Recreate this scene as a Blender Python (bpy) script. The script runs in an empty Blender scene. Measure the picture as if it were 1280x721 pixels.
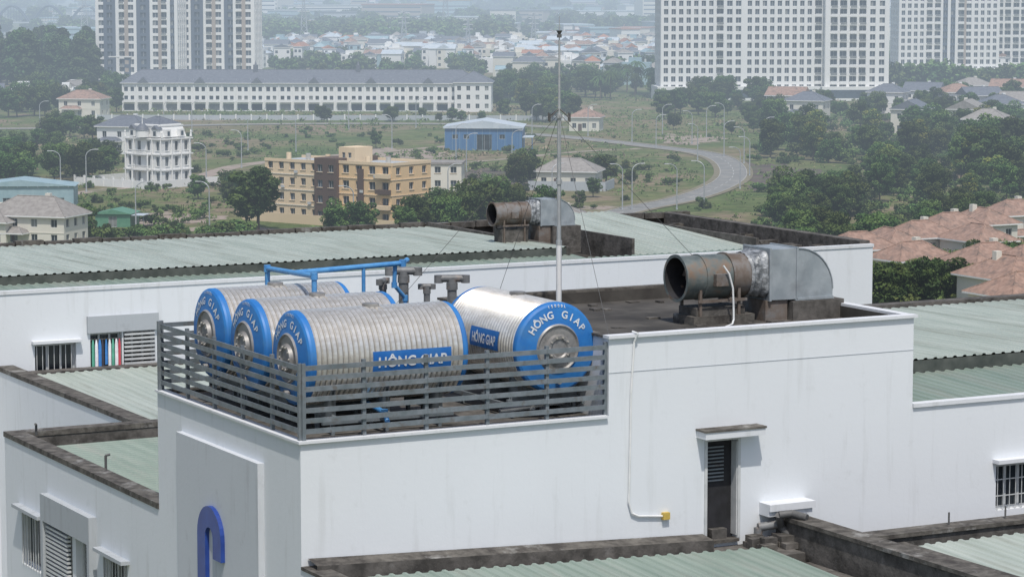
import bpy, math, random
import numpy as np
from mathutils import Vector, Matrix
random.seed(11); rng = np.random.default_rng(5)
R = math.radians
sc = bpy.context.scene
COL = sc.collection

# ------------------------------------------------------------------ survey
HC = 46.0; FP = 3475.0; PITCH = math.atan(390.5/FP)
def g(u, v, z=0.0):
    """bearing/declination -> site position on the level z"""
    a = (u-640)/FP; b = (360.5-v)/FP
    dz = -math.sin(PITCH)+b*math.cos(PITCH); dy = math.cos(PITCH)+b*math.sin(PITCH)
    t = (z-HC)/dz
    return Vector((a*t, dy*t, z))

# ------------------------------------------------------------------ materials
def newmat(name):
    m = bpy.data.materials.new(name); m.use_nodes = True
    nt = m.node_tree; return m, nt, nt.nodes['Principled BSDF']
def nmat(name, c1, c2, scale=3.0, rough=.8, metal=0.0, bump=0.0, stretch=(1,1,1), lo=.35, hi=.65, c3=None, s3=.6, t3=(.55,.7), spec=.5, bscale=None, world=False):
    m, nt, P = newmat(name); N = nt.nodes; L = nt.links
    if world:
        tc = N.new('ShaderNodeNewGeometry'); src = tc.outputs['Position']
    else:
        tc = N.new('ShaderNodeTexCoord'); src = tc.outputs['Object']
    mp = N.new('ShaderNodeMapping'); mp.inputs['Scale'].default_value = stretch
    L.new(src, mp.inputs[0])
    n = N.new('ShaderNodeTexNoise'); n.inputs['Scale'].default_value = scale; n.inputs['Detail'].default_value = 4
    n.inputs['Roughness'].default_value = .6
    L.new(mp.outputs[0], n.inputs['Vector'])
    r = N.new('ShaderNodeValToRGB'); r.color_ramp.elements[0].position = lo; r.color_ramp.elements[1].position = hi
    r.color_ramp.elements[0].color = (*c1, 1); r.color_ramp.elements[1].color = (*c2, 1)
    L.new(n.outputs['Fac'], r.inputs[0]); out = r.outputs[0]
    if c3 is not None:
        n3 = N.new('ShaderNodeTexNoise'); n3.inputs['Scale'].default_value = s3; n3.inputs['Detail'].default_value = 5
        n3.inputs['Roughness'].default_value = .65
        L.new(mp.outputs[0], n3.inputs['Vector'])
        mr = N.new('ShaderNodeMapRange'); mr.inputs[1].default_value = t3[0]; mr.inputs[2].default_value = t3[1]
        L.new(n3.outputs['Fac'], mr.inputs[0])
        mx = N.new('ShaderNodeMixRGB'); L.new(mr.outputs[0], mx.inputs[0]); L.new(out, mx.inputs[1]); mx.inputs[2].default_value = (*c3, 1)
        out = mx.outputs[0]
    L.new(out, P.inputs['Base Color'])
    P.inputs['Roughness'].default_value = rough; P.inputs['Metallic'].default_value = metal
    P.inputs['Specular IOR Level'].default_value = spec
    if bump > 0:
        nb = N.new('ShaderNodeTexNoise'); nb.inputs['Scale'].default_value = bscale or scale*4; nb.inputs['Detail'].default_value = 3
        L.new(mp.outputs[0], nb.inputs['Vector'])
        b = N.new('ShaderNodeBump'); b.inputs['Strength'].default_value = bump; b.inputs['Distance'].default_value = .03
        L.new(nb.outputs['Fac'], b.inputs['Height']); L.new(b.outputs[0], P.inputs['Normal'])
    return m

def wallmat(name, col, dirt=(.35,.36,.34), amt=.35, simple=False):
    m, nt, P = newmat(name); N = nt.nodes; L = nt.links
    tc = N.new('ShaderNodeTexCoord')
    def noise(scale, st, det=4):
        mp = N.new('ShaderNodeMapping'); mp.inputs['Scale'].default_value = st
        L.new(tc.outputs['Object'], mp.inputs[0])
        n = N.new('ShaderNodeTexNoise'); n.inputs['Scale'].default_value = scale; n.inputs['Detail'].default_value = det
        n.inputs['Roughness'].default_value = .62
        L.new(mp.outputs[0], n.inputs['Vector']); return n.outputs['Fac']
    base = N.new('ShaderNodeMixRGB'); base.inputs[1].default_value = (*[c*.92 for c in col], 1); base.inputs[2].default_value = (*col, 1)
    L.new(noise(.35, (1,1,1)), base.inputs[0])
    mr = N.new('ShaderNodeMapRange'); mr.inputs[1].default_value = .56; mr.inputs[2].default_value = .8; mr.inputs[4].default_value = amt
    L.new(noise(1.6, (2.2,2.2,.22)), mr.inputs[0])
    m1 = N.new('ShaderNodeMixRGB'); L.new(mr.outputs[0], m1.inputs[0]); L.new(base.outputs[0], m1.inputs[1]); m1.inputs[2].default_value = (*dirt, 1)
    out = m1
    if not simple:
        mr2 = N.new('ShaderNodeMapRange'); mr2.inputs[1].default_value = .60; mr2.inputs[2].default_value = .72; mr2.inputs[4].default_value = amt*.6
        L.new(noise(2.5, (1,1,.8), 8), mr2.inputs[0])
        m2 = N.new('ShaderNodeMixRGB'); L.new(mr2.outputs[0], m2.inputs[0]); L.new(m1.outputs[0], m2.inputs[1]); m2.inputs[2].default_value = (*dirt, 1)
        out = m2
        b = N.new('ShaderNodeBump'); b.inputs['Strength'].default_value = .15; b.inputs['Distance'].default_value = .02
        L.new(noise(9, (1,1,1)), b.inputs['Height']); L.new(b.outputs[0], P.inputs['Normal'])
    L.new(out.outputs[0], P.inputs['Base Color']); P.inputs['Roughness'].default_value = .85
    P.inputs['Specular IOR Level'].default_value = .3
    return m

def leafmat(name, c1, c2, tr=.25):
    m, nt, P = newmat(name); N = nt.nodes; L = nt.links
    oi = N.new('ShaderNodeObjectInfo'); ge = N.new('ShaderNodeNewGeometry')
    n = N.new('ShaderNodeTexNoise'); n.inputs['Scale'].default_value = .5; n.inputs['Detail'].default_value = 2
    L.new(ge.outputs['Position'], n.inputs['Vector'])
    r = N.new('ShaderNodeValToRGB'); r.color_ramp.elements[0].position = .35; r.color_ramp.elements[1].position = .68
    r.color_ramp.elements[0].color = (*c1, 1); r.color_ramp.elements[1].color = (*c2, 1)
    L.new(n.outputs['Fac'], r.inputs[0])
    hs = N.new('ShaderNodeHueSaturation')
    mr = N.new('ShaderNodeMapRange'); mr.inputs[3].default_value = .47; mr.inputs[4].default_value = .525; L.new(oi.outputs['Random'], mr.inputs[0]); L.new(mr.outputs[0], hs.inputs['Hue'])
    mv = N.new('ShaderNodeMapRange'); mv.inputs[3].default_value = .65; mv.inputs[4].default_value = 1.5; L.new(oi.outputs['Random'], mv.inputs[0]); L.new(mv.outputs[0], hs.inputs['Value'])
    L.new(r.outputs[0], hs.inputs['Color'])
    L.new(hs.outputs[0], P.inputs['Base Color']); P.inputs['Roughness'].default_value = .7; P.inputs['Specular IOR Level'].default_value = .2
    if tr > 0:
        t = N.new('ShaderNodeBsdfTranslucent'); L.new(hs.outputs[0], t.inputs[0])
        mx = N.new('ShaderNodeMixShader'); mx.inputs[0].default_value = tr
        out = N['Material Output']; L.new(P.outputs[0], mx.inputs[1]); L.new(t.outputs[0], mx.inputs[2]); L.new(mx.outputs[0], out.inputs['Surface'])
    return m

M = {}
M['white'] = wallmat('white_plaster', (.735,.765,.80), amt=.25)
M['white2'] = wallmat('white_plaster_old', (.68,.70,.73), amt=.45)
M['fwhite'] = wallmat('far_white_plaster', (.78,.78,.77), amt=.2, simple=True)
M['greycon'] = wallmat('grey_concrete', (.43,.46,.49), dirt=(.2,.2,.2), amt=.5)
M['panel'] = wallmat('relief_panel', (.58,.61,.65), dirt=(.3,.3,.32), amt=.45)
M['dark'] = nmat('weathered_concrete', (.05,.047,.043), (.14,.13,.12), 2.5, .95, bump=.5, c3=(.22,.21,.2), s3=3, t3=(.58,.8))
M['parap'] = nmat('mossy_parapet', (.045,.04,.036), (.14,.13,.115), 3.5, .95, bump=.4, c3=(.34,.34,.33), s3=1.6, t3=(.56,.75))
M['roofflat'] = nmat('roof_membrane', (.042,.038,.034), (.095,.088,.078), .8, .9, bump=.3, c3=(.026,.024,.022), s3=.5, t3=(.5,.7))
M['cgreen'] = nmat('green_metal_sheet', (.19,.25,.215), (.25,.31,.27), 1.0, .5, stretch=(3,.25,1), c3=(.30,.31,.28), s3=.7, t3=(.5,.8))
M['cgrey'] = nmat('faded_metal_sheet', (.34,.39,.35), (.43,.475,.435), 1.0, .5, stretch=(3,.2,1), c3=(.22,.23,.19), s3=.9, t3=(.5,.85))
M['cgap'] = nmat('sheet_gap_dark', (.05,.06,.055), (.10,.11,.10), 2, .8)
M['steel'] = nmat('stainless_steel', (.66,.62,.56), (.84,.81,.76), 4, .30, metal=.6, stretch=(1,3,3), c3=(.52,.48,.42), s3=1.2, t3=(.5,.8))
M['steelg'] = nmat('stainless_groove_shade', (.26,.245,.22), (.38,.36,.33), 4, .5, metal=.4)  # darker copy of the steel, paints shade into the rib grooves
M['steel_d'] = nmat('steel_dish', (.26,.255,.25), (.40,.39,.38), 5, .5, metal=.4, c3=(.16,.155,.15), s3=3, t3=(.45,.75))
M['blue'] = nmat('tank_blue', (.02,.15,.45), (.03,.20,.53), 3, .5, c3=(.07,.18,.34), s3=2, t3=(.5,.85))
M['lblue'] = nmat('label_blue', (.012,.12,.40), (.018,.15,.46), 3, .5, c3=(.05,.15,.33), s3=3, t3=(.5,.8))
M['letblue'] = nmat('letter_blue', (.018,.05,.25), (.025,.07,.32), 3, .4)
M['letter'] = nmat('letter_white', (.5,.56,.62), (.7,.72,.74), 8, .5)
M['pipeblue'] = nmat('pvc_blue', (.06,.23,.52), (.1,.31,.6), 5, .4)
M['pipegrey'] = nmat('vent_pipe_grey', (.12,.125,.13), (.21,.215,.22), 5, .5, c3=(.28,.21,.17), s3=4, t3=(.55,.8))
M['pipewhite'] = nmat('pvc_white', (.66,.68,.68), (.76,.76,.76), 4, .4)
M['rail'] = nmat('rail_paint', (.12,.145,.16), (.19,.215,.24), 3, .5, c3=(.11,.09,.075), s3=5, t3=(.55,.75))
M['rust'] = nmat('rusty_steel', (.11,.135,.135), (.20,.225,.22), 3, .6, metal=.3, bump=.2, c3=(.22,.12,.06), s3=1.5, t3=(.53,.72))
M['rustd'] = nmat('rusty_steel_brown', (.13,.10,.08), (.20,.17,.15), 3, .7, metal=.2, bump=.2, c3=(.20,.20,.20), s3=1.5, t3=(.5,.65))
M['galv'] = nmat('galvanised_sheet', (.30,.34,.37), (.40,.44,.47), 2.5, .5, metal=.25, c3=(.23,.25,.27), s3=1.5, t3=(.5,.8))
M['foil'] = nmat('crumpled_foil', (.12,.13,.14), (.44,.46,.48), 6, .5, metal=.4, bump=1.0, bscale=10)
M['black'] = nmat('interior_shade', (.012,.012,.014), (.025,.025,.03), 3, .8)  # near-black colour stands in for shade inside the doorway and ducts
M['glass'] = nmat('window_glass', (.02,.028,.035), (.05,.06,.07), .6, .12)
M['glass2'] = nmat('window_glass_curtain', (.16,.17,.17), (.26,.27,.26), .8, .3)
M['glassb'] = nmat('window_glass_blue', (.04,.05,.068), (.075,.10,.13), .3, .25)
M['frame'] = nmat('window_frame', (.45,.47,.48), (.57,.58,.58), 3, .5)
M['mast'] = nmat('mast_steel', (.38,.40,.42), (.5,.52,.53), 3, .4, metal=.3)
M['wire'] = nmat('wire', (.08,.08,.08), (.13,.13,.13), 3, .6)
M['yellow'] = wallmat('cream_yellow_plaster', (.76,.54,.31), dirt=(.4,.3,.2), amt=.3, simple=True)
M['yellow2'] = wallmat('cream_plaster', (.76,.60,.41), dirt=(.4,.34,.26), amt=.3, simple=True)
M['brown'] = wallmat('brown_plaster', (.12,.08,.065), dirt=(.06,.05,.05), amt=.2, simple=True)
M['cream'] = wallmat('cream_wall', (.70,.67,.59), dirt=(.4,.38,.34), amt=.3, simple=True)
M['pblue'] = nmat('blue_cladding', (.05,.14,.31), (.07,.18,.36), 1, .5, stretch=(3,3,.2))
M['plblue'] = nmat('pale_blue_roof', (.26,.38,.43), (.34,.46,.50), .6, .45)
M['wroof'] = nmat('white_sheet_roof', (.46,.52,.58), (.56,.61,.66), .6, .5)
M['gshed'] = nmat('green_shed', (.08,.22,.14), (.12,.28,.18), 1, .5)
M['slate'] = nmat('slate_roof', (.11,.12,.15), (.16,.175,.205), .6, .6, stretch=(2,2,6))
M['tile'] = nmat('clay_tile', (.27,.17,.13), (.38,.25,.195), 1.5, .8, bump=.6, c3=(.16,.12,.10), s3=.8, t3=(.48,.7))
M['tile2'] = nmat('orange_tile', (.34,.15,.09), (.42,.22,.15), 1.2, .8)
M['tileg'] = nmat('grey_tile', (.23,.21,.195), (.32,.30,.28), 1.2, .8, bump=.4)
M['bark'] = nmat('bark', (.07,.05,.035), (.14,.11,.08), 4, .95)
M['asph'] = nmat('asphalt', (.19,.188,.18), (.25,.245,.235), .3, .9, world=True, c3=(.29,.275,.25), s3=.15, t3=(.5,.7))
M['kerb'] = nmat('kerb_concrete', (.33,.32,.30), (.42,.41,.39), 1, .9)
M['verge'] = nmat('dry_verge', (.15,.13,.08), (.24,.21,.14), .5, .95, world=True)
M['mark'] = nmat('road_paint', (.42,.42,.40), (.55,.55,.53), 1, .7)
M['dirt'] = nmat('bare_soil', (.30,.23,.19), (.40,.33,.28), .12, .95, world=True, c3=(.15,.14,.07), s3=.12, t3=(.48,.6))
M['burnt'] = nmat('burnt_scrub', (.065,.047,.04), (.14,.10,.08), .1, .95, world=True, c3=(.08,.09,.04), s3=.15, t3=(.5,.6))
M['wall_w'] = wallmat('tower_white', (.78,.78,.77), amt=.12, simple=True)
M['wall_t'] = wallmat('tower_tan', (.40,.34,.29), amt=.15, simple=True)
M['wall_d'] = wallmat('tower_blue_grey', (.10,.125,.17), dirt=(.1,.1,.12), amt=.15, simple=True)
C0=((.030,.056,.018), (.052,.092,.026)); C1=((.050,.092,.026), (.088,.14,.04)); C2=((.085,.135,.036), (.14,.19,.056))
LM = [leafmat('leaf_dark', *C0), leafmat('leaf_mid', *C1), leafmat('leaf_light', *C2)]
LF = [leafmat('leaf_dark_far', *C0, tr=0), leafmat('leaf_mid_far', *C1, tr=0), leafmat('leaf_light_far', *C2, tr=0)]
LY = leafmat('leaf_yellowish', (.16,.18,.035), (.24,.25,.06))
SC = [leafmat('scrub_green', (.08,.13,.034), (.13,.18,.055), tr=0), leafmat('scrub_olive', (.13,.135,.055), (.19,.18,.085), tr=0), leafmat('scrub_dry', (.20,.16,.10), (.28,.23,.155), tr=0)]

# ------------------------------------------------------------------ mesh builder
class MB:
    def __init__(s): s.V=[]; s.F=[]; s.MI=[]; s.S=[]; s.mats=[]; s.T=Matrix.Identity(4)
    def mi(s, m):
        m = M[m] if isinstance(m, str) else m
        if m not in s.mats: s.mats.append(m)
        return s.mats.index(m)
    def face(s, pts, m, smooth=False):
        b = len(s.V)
        s.V += [tuple(s.T @ Vector(p)) for p in pts]; s.F.append(tuple(range(b, b+len(pts)))); s.MI.append(s.mi(m)); s.S.append(smooth)
    def add(s, pts, faces, m, smooth=False):
        b = len(s.V); k = s.mi(m)
        s.V += [tuple(s.T @ Vector(p)) for p in pts]
        for f in faces: s.F.append(tuple(b+i for i in f)); s.MI.append(k); s.S.append(smooth)
    def box(s, x0,x1,y0,y1,z0,z1, m):
        s.add([(x0,y0,z0),(x1,y0,z0),(x1,y1,z0),(x0,y1,z0),(x0,y0,z1),(x1,y0,z1),(x1,y1,z1),(x0,y1,z1)],
              [(0,3,2,1),(4,5,6,7),(0,1,5,4),(1,2,6,5),(2,3,7,6),(3,0,4,7)], m)
    def cyl(s, p0, p1, r0, r1=None, n=10, m='dark', caps=True):
        if r1 is None: r1 = r0
        p0 = Vector(p0); p1 = Vector(p1); d = (p1-p0).normalized()
        a = d.orthogonal().normalized(); b = d.cross(a)
        P = []
        for p, r in ((p0,r0),(p1,r1)):
            for i in range(n):
                t = 2*math.pi*i/n; P.append(p+a*(r*math.cos(t))+b*(r*math.sin(t)))
        s.add(P, [(i,(i+1)%n,n+(i+1)%n,n+i) for i in range(n)], m, True)
        if caps: s.add(P, [tuple(range(n-1,-1,-1)), tuple(range(n,2*n))], m)
    def tube(s, pts, r, n=8, m='dark'):
        for i in range(len(pts)-1): s.cyl(pts[i], pts[i+1], r, r, n, m)
    def lathe(s, prof, n=48):
        for i in range(len(prof)-1):
            x0,r0,_ = prof[i]; x1,r1,m = prof[i+1]
            P = []
            for x,r in ((x0,r0),(x1,r1)):
                for k in range(n):
                    t = 2*math.pi*k/n; P.append((x, r*math.cos(t), r*math.sin(t)))
            s.add(P, [(k,(k+1)%n,n+(k+1)%n,n+k) for k in range(n)], m, True)
    def prism(s, prof, y0, y1, m):
        n = len(prof); P = [(x,y0,z) for x,z in prof]+[(x,y1,z) for x,z in prof]
        s.add(P, [tuple(range(n)), tuple(range(2*n-1,n-1,-1))]+[(i,n+i,n+(i+1)%n,(i+1)%n) for i in range(n)], m)
    def obj(s, name, parent=None, matrix=None):
        me = bpy.data.meshes.new(name+'_mesh'); me.from_pydata(s.V, [], s.F)
        for m in s.mats: me.materials.append(m)
        me.polygons.foreach_set('material_index', s.MI); me.polygons.foreach_set('use_smooth', s.S)
        me.update()
        ob = bpy.data.objects.new(name, me); COL.objects.link(ob)
        if parent: ob.parent = parent
        if matrix is not None: ob.matrix_world = matrix
        return ob
def empty(name, matrix=None):
    e = bpy.data.objects.new(name, None); COL.objects.link(e); e.empty_display_size = .5
    if matrix is not None: e.matrix_world = matrix
    return e
def frame_m(pos, ang): return Matrix.Translation(Vector(pos)) @ Matrix.Rotation(R(ang), 4, 'Z')

TXT={}
def text_geo(body, size):
    if (body,size) in TXT: return TXT[(body,size)]
    cu = bpy.data.curves.new('t', 'FONT'); cu.body = body; cu.size = size; cu.extrude = 0; cu.offset = size*.025
    ob = bpy.data.objects.new('t', cu); COL.objects.link(ob); bpy.context.view_layer.update()
    dg = bpy.context.evaluated_depsgraph_get(); me = bpy.data.meshes.new_from_object(ob.evaluated_get(dg))
    V = [tuple(v.co) for v in me.vertices]; F = [tuple(p.vertices) for p in me.polygons]
    bpy.data.objects.remove(ob); bpy.data.meshes.remove(me); TXT[(body,size)]=(V,F); return V, F

def facade(mb, T, W, z0, z1, wins, wall, depth=.18, frame='frame', glasses=('glass','glass','glass2'), sill=None, bars=1):
    old = mb.T; mb.T = old @ T
    xs = sorted({0, W, *[w[0] for w in wins], *[w[1] for w in wins]}); zs = sorted({z0, z1, *[w[2] for w in wins], *[w[3] for w in wins]})
    for i in range(len(xs)-1):
        for j in range(len(zs)-1):
            cx = (xs[i]+xs[i+1])/2; cz = (zs[j]+zs[j+1])/2
            if any(w[0]<cx<w[1] and w[2]<cz<w[3] for w in wins): continue
            mb.face([(xs[i],0,zs[j]),(xs[i+1],0,zs[j]),(xs[i+1],0,zs[j+1]),(xs[i],0,zs[j+1])], wall)
    d = depth
    for w in wins:
        a,b,c,e = w[:4]; gm = random.choice(glasses)
        mb.face([(a,0,c),(a,d,c),(a,d,e),(a,0,e)], wall); mb.face([(b,0,c),(b,0,e),(b,d,e),(b,d,c)], wall)
        mb.face([(a,0,e),(a,d,e),(b,d,e),(b,0,e)], wall); mb.face([(a,0,c),(b,0,c),(b,d,c),(a,d,c)], wall)
        mb.face([(a,d,c),(b,d,c),(b,d,e),(a,d,e)], gm)
        if frame:
            f = .06; y0 = d-.05; y1 = d-.004
            mb.box(a,a+f,y0,y1,c,e,frame); mb.box(b-f,b,y0,y1,c,e,frame); mb.box(a+f,b-f,y0,y1,c,c+f,frame); mb.box(a+f,b-f,y0,y1,e-f,e,frame)
            for k in range(bars):
                x = a+(b-a)*(k+1)/(bars+1); mb.box(x-f/2,x+f/2,y0,y1,c+f,e-f,frame)
        if sill: mb.box(a-.1,b+.1,-.12,.02,c-.1,c-.003,sill)
    mb.T = old
def sideT(k, x0,x1,y0,y1):
    if k == 'f': return Matrix.Translation((x0,y0,0)), x1-x0
    if k == 'r': return Matrix.Translation((x1,y0,0)) @ Matrix.Rotation(R(90),4,'Z'), y1-y0
    if k == 'b': return Matrix.Translation((x1,y1,0)) @ Matrix.Rotation(R(180),4,'Z'), x1-x0
    return Matrix.Translation((x0,y1,0)) @ Matrix.Rotation(R(-90),4,'Z'), y1-y0
def gwins(W, n, floors, fh, zb, ww, wh, sh=.9, jitter=0):
    out = []; st = W/n
    for f in range(floors):
        for i in range(n):
            c = st*(i+.5); out.append((c-ww/2, c+ww/2, zb+f*fh+sh, zb+f*fh+sh+wh))
    return out
def block(mb, x0,x1,y0,y1,z0,z1, wall, spec={}, top=None, **kw):
    for k in 'frbl':
        T, W = sideT(k, x0,x1,y0,y1)
        facade(mb, T, W, z0, z1, spec.get(k, []) if not callable(spec.get(k)) else spec[k](W), wall, **kw)
    mb.face([(x0,y0,z1),(x1,y0,z1),(x1,y1,z1),(x0,y1,z1)], top or wall)
def hip(mb, x0,x1,y0,y1,z,h,m,over=.6, gable=False, soff='fwhite'):
    x0-=over;x1+=over;y0-=over;y1+=over; w=x1-x0; d=y1-y0
    if w>=d:
        i = 0.0 if gable else d/2*.9
        a=(x0+i,(y0+y1)/2,z+h); b=(x1-i,(y0+y1)/2,z+h)
        c=[(x0,y0,z),(x1,y0,z),(x1,y1,z),(x0,y1,z)]
        fs=[[c[0],c[1],b,a],[c[1],c[2],b],[c[2],c[3],a,b],[c[3],c[0],a]]
    else:
        i = 0.0 if gable else w/2*.9
        a=((x0+x1)/2,y0+i,z+h); b=((x0+x1)/2,y1-i,z+h)
        c=[(x0,y0,z),(x1,y0,z),(x1,y1,z),(x0,y1,z)]
        fs=[[c[0],c[1],a],[c[1],c[2],b,a],[c[2],c[3],b],[c[3],c[0],a,b]]
    for f in fs: mb.face(f, m)
    mb.box(x0,x1,y0,y1,z-.22,z-.004,soff)
    mb.cyl(Vector(a)+Vector((0,0,.03)),Vector(b)+Vector((0,0,.03)),.12,.12,6,m)
    for p in c:
        e = a if (Vector(p)-Vector(a)).length < (Vector(p)-Vector(b)).length else b
        if not gable: mb.cyl(p, e, .1, .1, 5, m)

# ------------------------------------------------------------------ foreground complex
ANG = math.degrees(math.atan2(.4688,.8833))
A = Vector((-3.893, 50.5, 0))
BM = frame_m(A, ANG)
def corr(mb, s0,s1,t0,t1,z0,z1,m, pitch=.27, h=.034, along='t'):
    if along == 't': a0,a1 = s0,s1
    else: a0,a1 = t0,t1
    n = max(1,int((a1-a0)/pitch)); p = (a1-a0)/n
    prof = []
    for i in range(n):
        x = a0+i*p; prof += [(x,0),(x+p*.55,0),(x+p*.66,h),(x+p*.89,h)]
    prof.append((a1,0))
    P=[]
    for (x,dz) in prof:
        if along=='t': P += [(x,t0,z0+dz),(x,t1,z1+dz)]
        else: P += [(s0,x,z0+dz),(s1,x,z1+dz)]
    mb.add(P, [(2*i,2*i+2,2*i+3,2*i+1) for i in range(len(prof)-1)], m)

bld = empty('white_factory_building', BM)
def part(mb, name, par=None):
    ob = mb.obj(name); ob.parent = par or bld; return ob

mb = MB()
PS=13.8; PT=7.37; SR=6.54
mb.face([(0,0,20),(8.79,0,20),(8.79,0,37.0),(0,0,37.0)],'white')
mb.face([(0,0,37.0),(SR,0,37.0),(SR,0,37.45),(0,0,37.45)],'white')
mb.face([(SR,0,37.0),(8.79,0,37.0),(8.79,0,39.0),(SR,0,39.0)],'white')
mb.face([(9.53,0,20),(PS,0,20),(PS,0,39.0),(9.53,0,39.0)],'white')
mb.face([(8.79,0,20),(9.53,0,20),(9.53,0,34.8),(8.79,0,34.8)],'white')
mb.face([(8.79,0,36.83),(9.53,0,36.83),(9.53,0,39.0),(8.79,0,39.0)],'white')
for x in (8.79,9.53): mb.face([(x,0,34.8),(x,.2,34.8),(x,.2,36.83),(x,0,36.83)],'white2')
mb.face([(8.79,0,36.83),(9.53,0,36.83),(9.53,.2,36.83),(8.79,.2,36.83)],'white2')
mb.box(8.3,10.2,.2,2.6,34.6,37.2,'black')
mb.face([(0,0,20),(0,PT,20),(0,PT,37.45),(0,0,37.45)],'white')
mb.face([(0,PT,20),(PS,PT,20),(PS,PT,37.45),(0,PT,37.45)],'white')
mb.face([(SR,PT,37.45),(PS,PT,37.45),(PS,PT,39.0),(SR,PT,39.0)],'white')
mb.face([(PS,0,20),(PS,PT,20),(PS,PT,39.0),(PS,0,39.0)],'white')
mb.face([(SR,0.2,37.4),(SR,PT,37.4),(SR,PT,39.0),(SR,.2,39.0)],'white2')
mb.face([(SR,0,37.45),(SR,0.2,37.45),(SR,.2,39.0),(SR,0,39.0)],'white')
part(mb,'penthouse_walls')
mb = MB()
mb.face([(0,0,37.4),(SR,0,37.4),(SR,PT,37.4),(0,PT,37.4)],'dark')
mb.face([(SR,0,38.75),(PS,0,38.75),(PS,PT,38.75),(SR,PT,38.75)],'roofflat')
for (a,b,c,d) in ((SR,PS,.0,.18),(SR,PS,PT-.18,PT),(SR,SR+.16,.18,PT-.18),(PS-.18,PS,.18,PT-.18)):
    mb.box(a+.003,b-.003,c+.003,d-.003,38.70,39.0,'roofflat')
mb.box(SR-.04,PS+.06,-.07,.17,39.0,39.06,'white2'); mb.box(PS-.16,PS+.06,.17,PT+.05,39.0,39.055,'white2')
mb.box(SR-.04,PS-.16,PT-.16,PT+.05,39.0,39.05,'parap'); mb.box(SR-.04,SR+.14,.17,PT-.16,39.0,39.05,'parap')
mb.box(-.06,SR-.04,-.07,.16,37.45,37.5,'white2'); mb.box(-.06,.16,.16,PT,37.45,37.495,'white2')
mb.box(.16,SR-.04,PT-.16,PT,37.45,37.49,'parap')
for i in range(46):
    s=random.uniform(SR+.6,PS-.7); t=random.uniform(.5,PT-.6); w=random.uniform(.05,.3); l=random.uniform(.05,.25)
    mb.box(s,s+w,t,t+l,38.75,38.75+random.uniform(.01,.05),random.choice(['dark','dark','parap']))
part(mb,'penthouse_roof')
mb = MB()
mb.box(SR+.0,PS-.003,-.008,.0,38.32,38.33,'greycon')
mb.box(8.74,8.80,-.03,.08,34.8,36.86,'frame'); mb.box(9.52,9.58,-.03,.08,34.8,36.86,'frame'); mb.box(8.80,9.52,-.03,.08,36.80,36.86,'frame')
mb.box(8.80,9.52,-.1,.1,34.74,34.80,'parap')
mb.box(8.55,9.95,-.36,0,36.90,37.04,'white2'); mb.box(8.53,9.97,-.38,0.0,37.04,37.08,'parap')
mb.box(10.05,11.15,-.4,0,35.33,35.47,'white2'); mb.box(10.05,11.1,-.35,0,35.22,35.33,'white2')
mb.box(9.5,9.53,.0,.6,34.85,36.75,'frame')
part(mb,'door_and_canopy')
mb=MB(); 
for i in range(10): mb.box(8.82,9.3,.16,.19,35.95+i*.075,35.98+i*.075,'rail')
mb.box(8.95,9.3,.02,.19,34.8,35.0,'dark')
part(mb,'doorway_clutter')
mb=MB()
mb.box(-.13,.0,1.74,6.0,22,36.82,'panel'); 
part(mb,'relief_panel')
mb=MB(); old=mb.T
def arc(cx,cz,r,a0,a1,n): return [(cx+r*math.cos(R(a0+(a1-a0)*i/n)), cz+r*math.sin(R(a0+(a1-a0)*i/n))) for i in range(n+1)]
ro,ri=.62,.20; LT=-4.05
outer = arc(LT,35.0,ro,180,0,14); inner = arc(LT,35.0,ri,0,180,10)
poly = [(LT-ro,33.2)]+outer+[(LT+ro,34.6),(LT+ri,34.6)]+inner+[(LT-ri,33.2)]
mb.T = Matrix(((0,1,0,0),(-1,0,0,0),(0,0,1,0),(0,0,0,1)))
n=len(poly); YF=-.22
P=[(x,YF,z) for x,z in poly]+[(x,-.131,z) for x,z in poly]
mb.add(P,[(i,n+i,n+(i+1)%n,(i+1)%n) for i in range(n)],'letblue')
def seg(o,i_): mb.face([(o[0][0],YF,o[0][1]),(o[1][0],YF,o[1][1]),(i_[1][0],YF,i_[1][1]),(i_[0][0],YF,i_[0][1])],'letblue')
seg([(LT-ro,33.2),(LT-ro,35.0)],[(LT-ri,33.2),(LT-ri,35.0)]); seg([(LT+ro,34.6),(LT+ro,35.0)],[(LT+ri,34.6),(LT+ri,35.0)])
oo=arc(LT,35.0,ro,180,0,14); ii=arc(LT,35.0,ri,180,0,14)
for i in range(14): seg([oo[i],oo[i+1]],[ii[i],ii[i+1]])
mb.T=old
part(mb,'wall_letter')
mb=MB()
mb.tube([(7.1,.05,39.1),(7.12,-.12,39.08),(7.08,-.05,38.9),(7.02,-.04,37.9),(7.0,-.04,36.4),(6.98,-.04,35.75),(7.05,-.04,35.52),(7.2,-.04,35.45),(7.75,-.04,35.40)],.022,8,'pipewhite')
part(mb,'wall_conduit'); mb=MB(); mb.box(7.75,7.9,-.09,.0,35.33,35.47,nmat('junction_yellow',(.5,.36,.08),(.6,.42,.1),4,.6)); part(mb,'junction_box')

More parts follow.
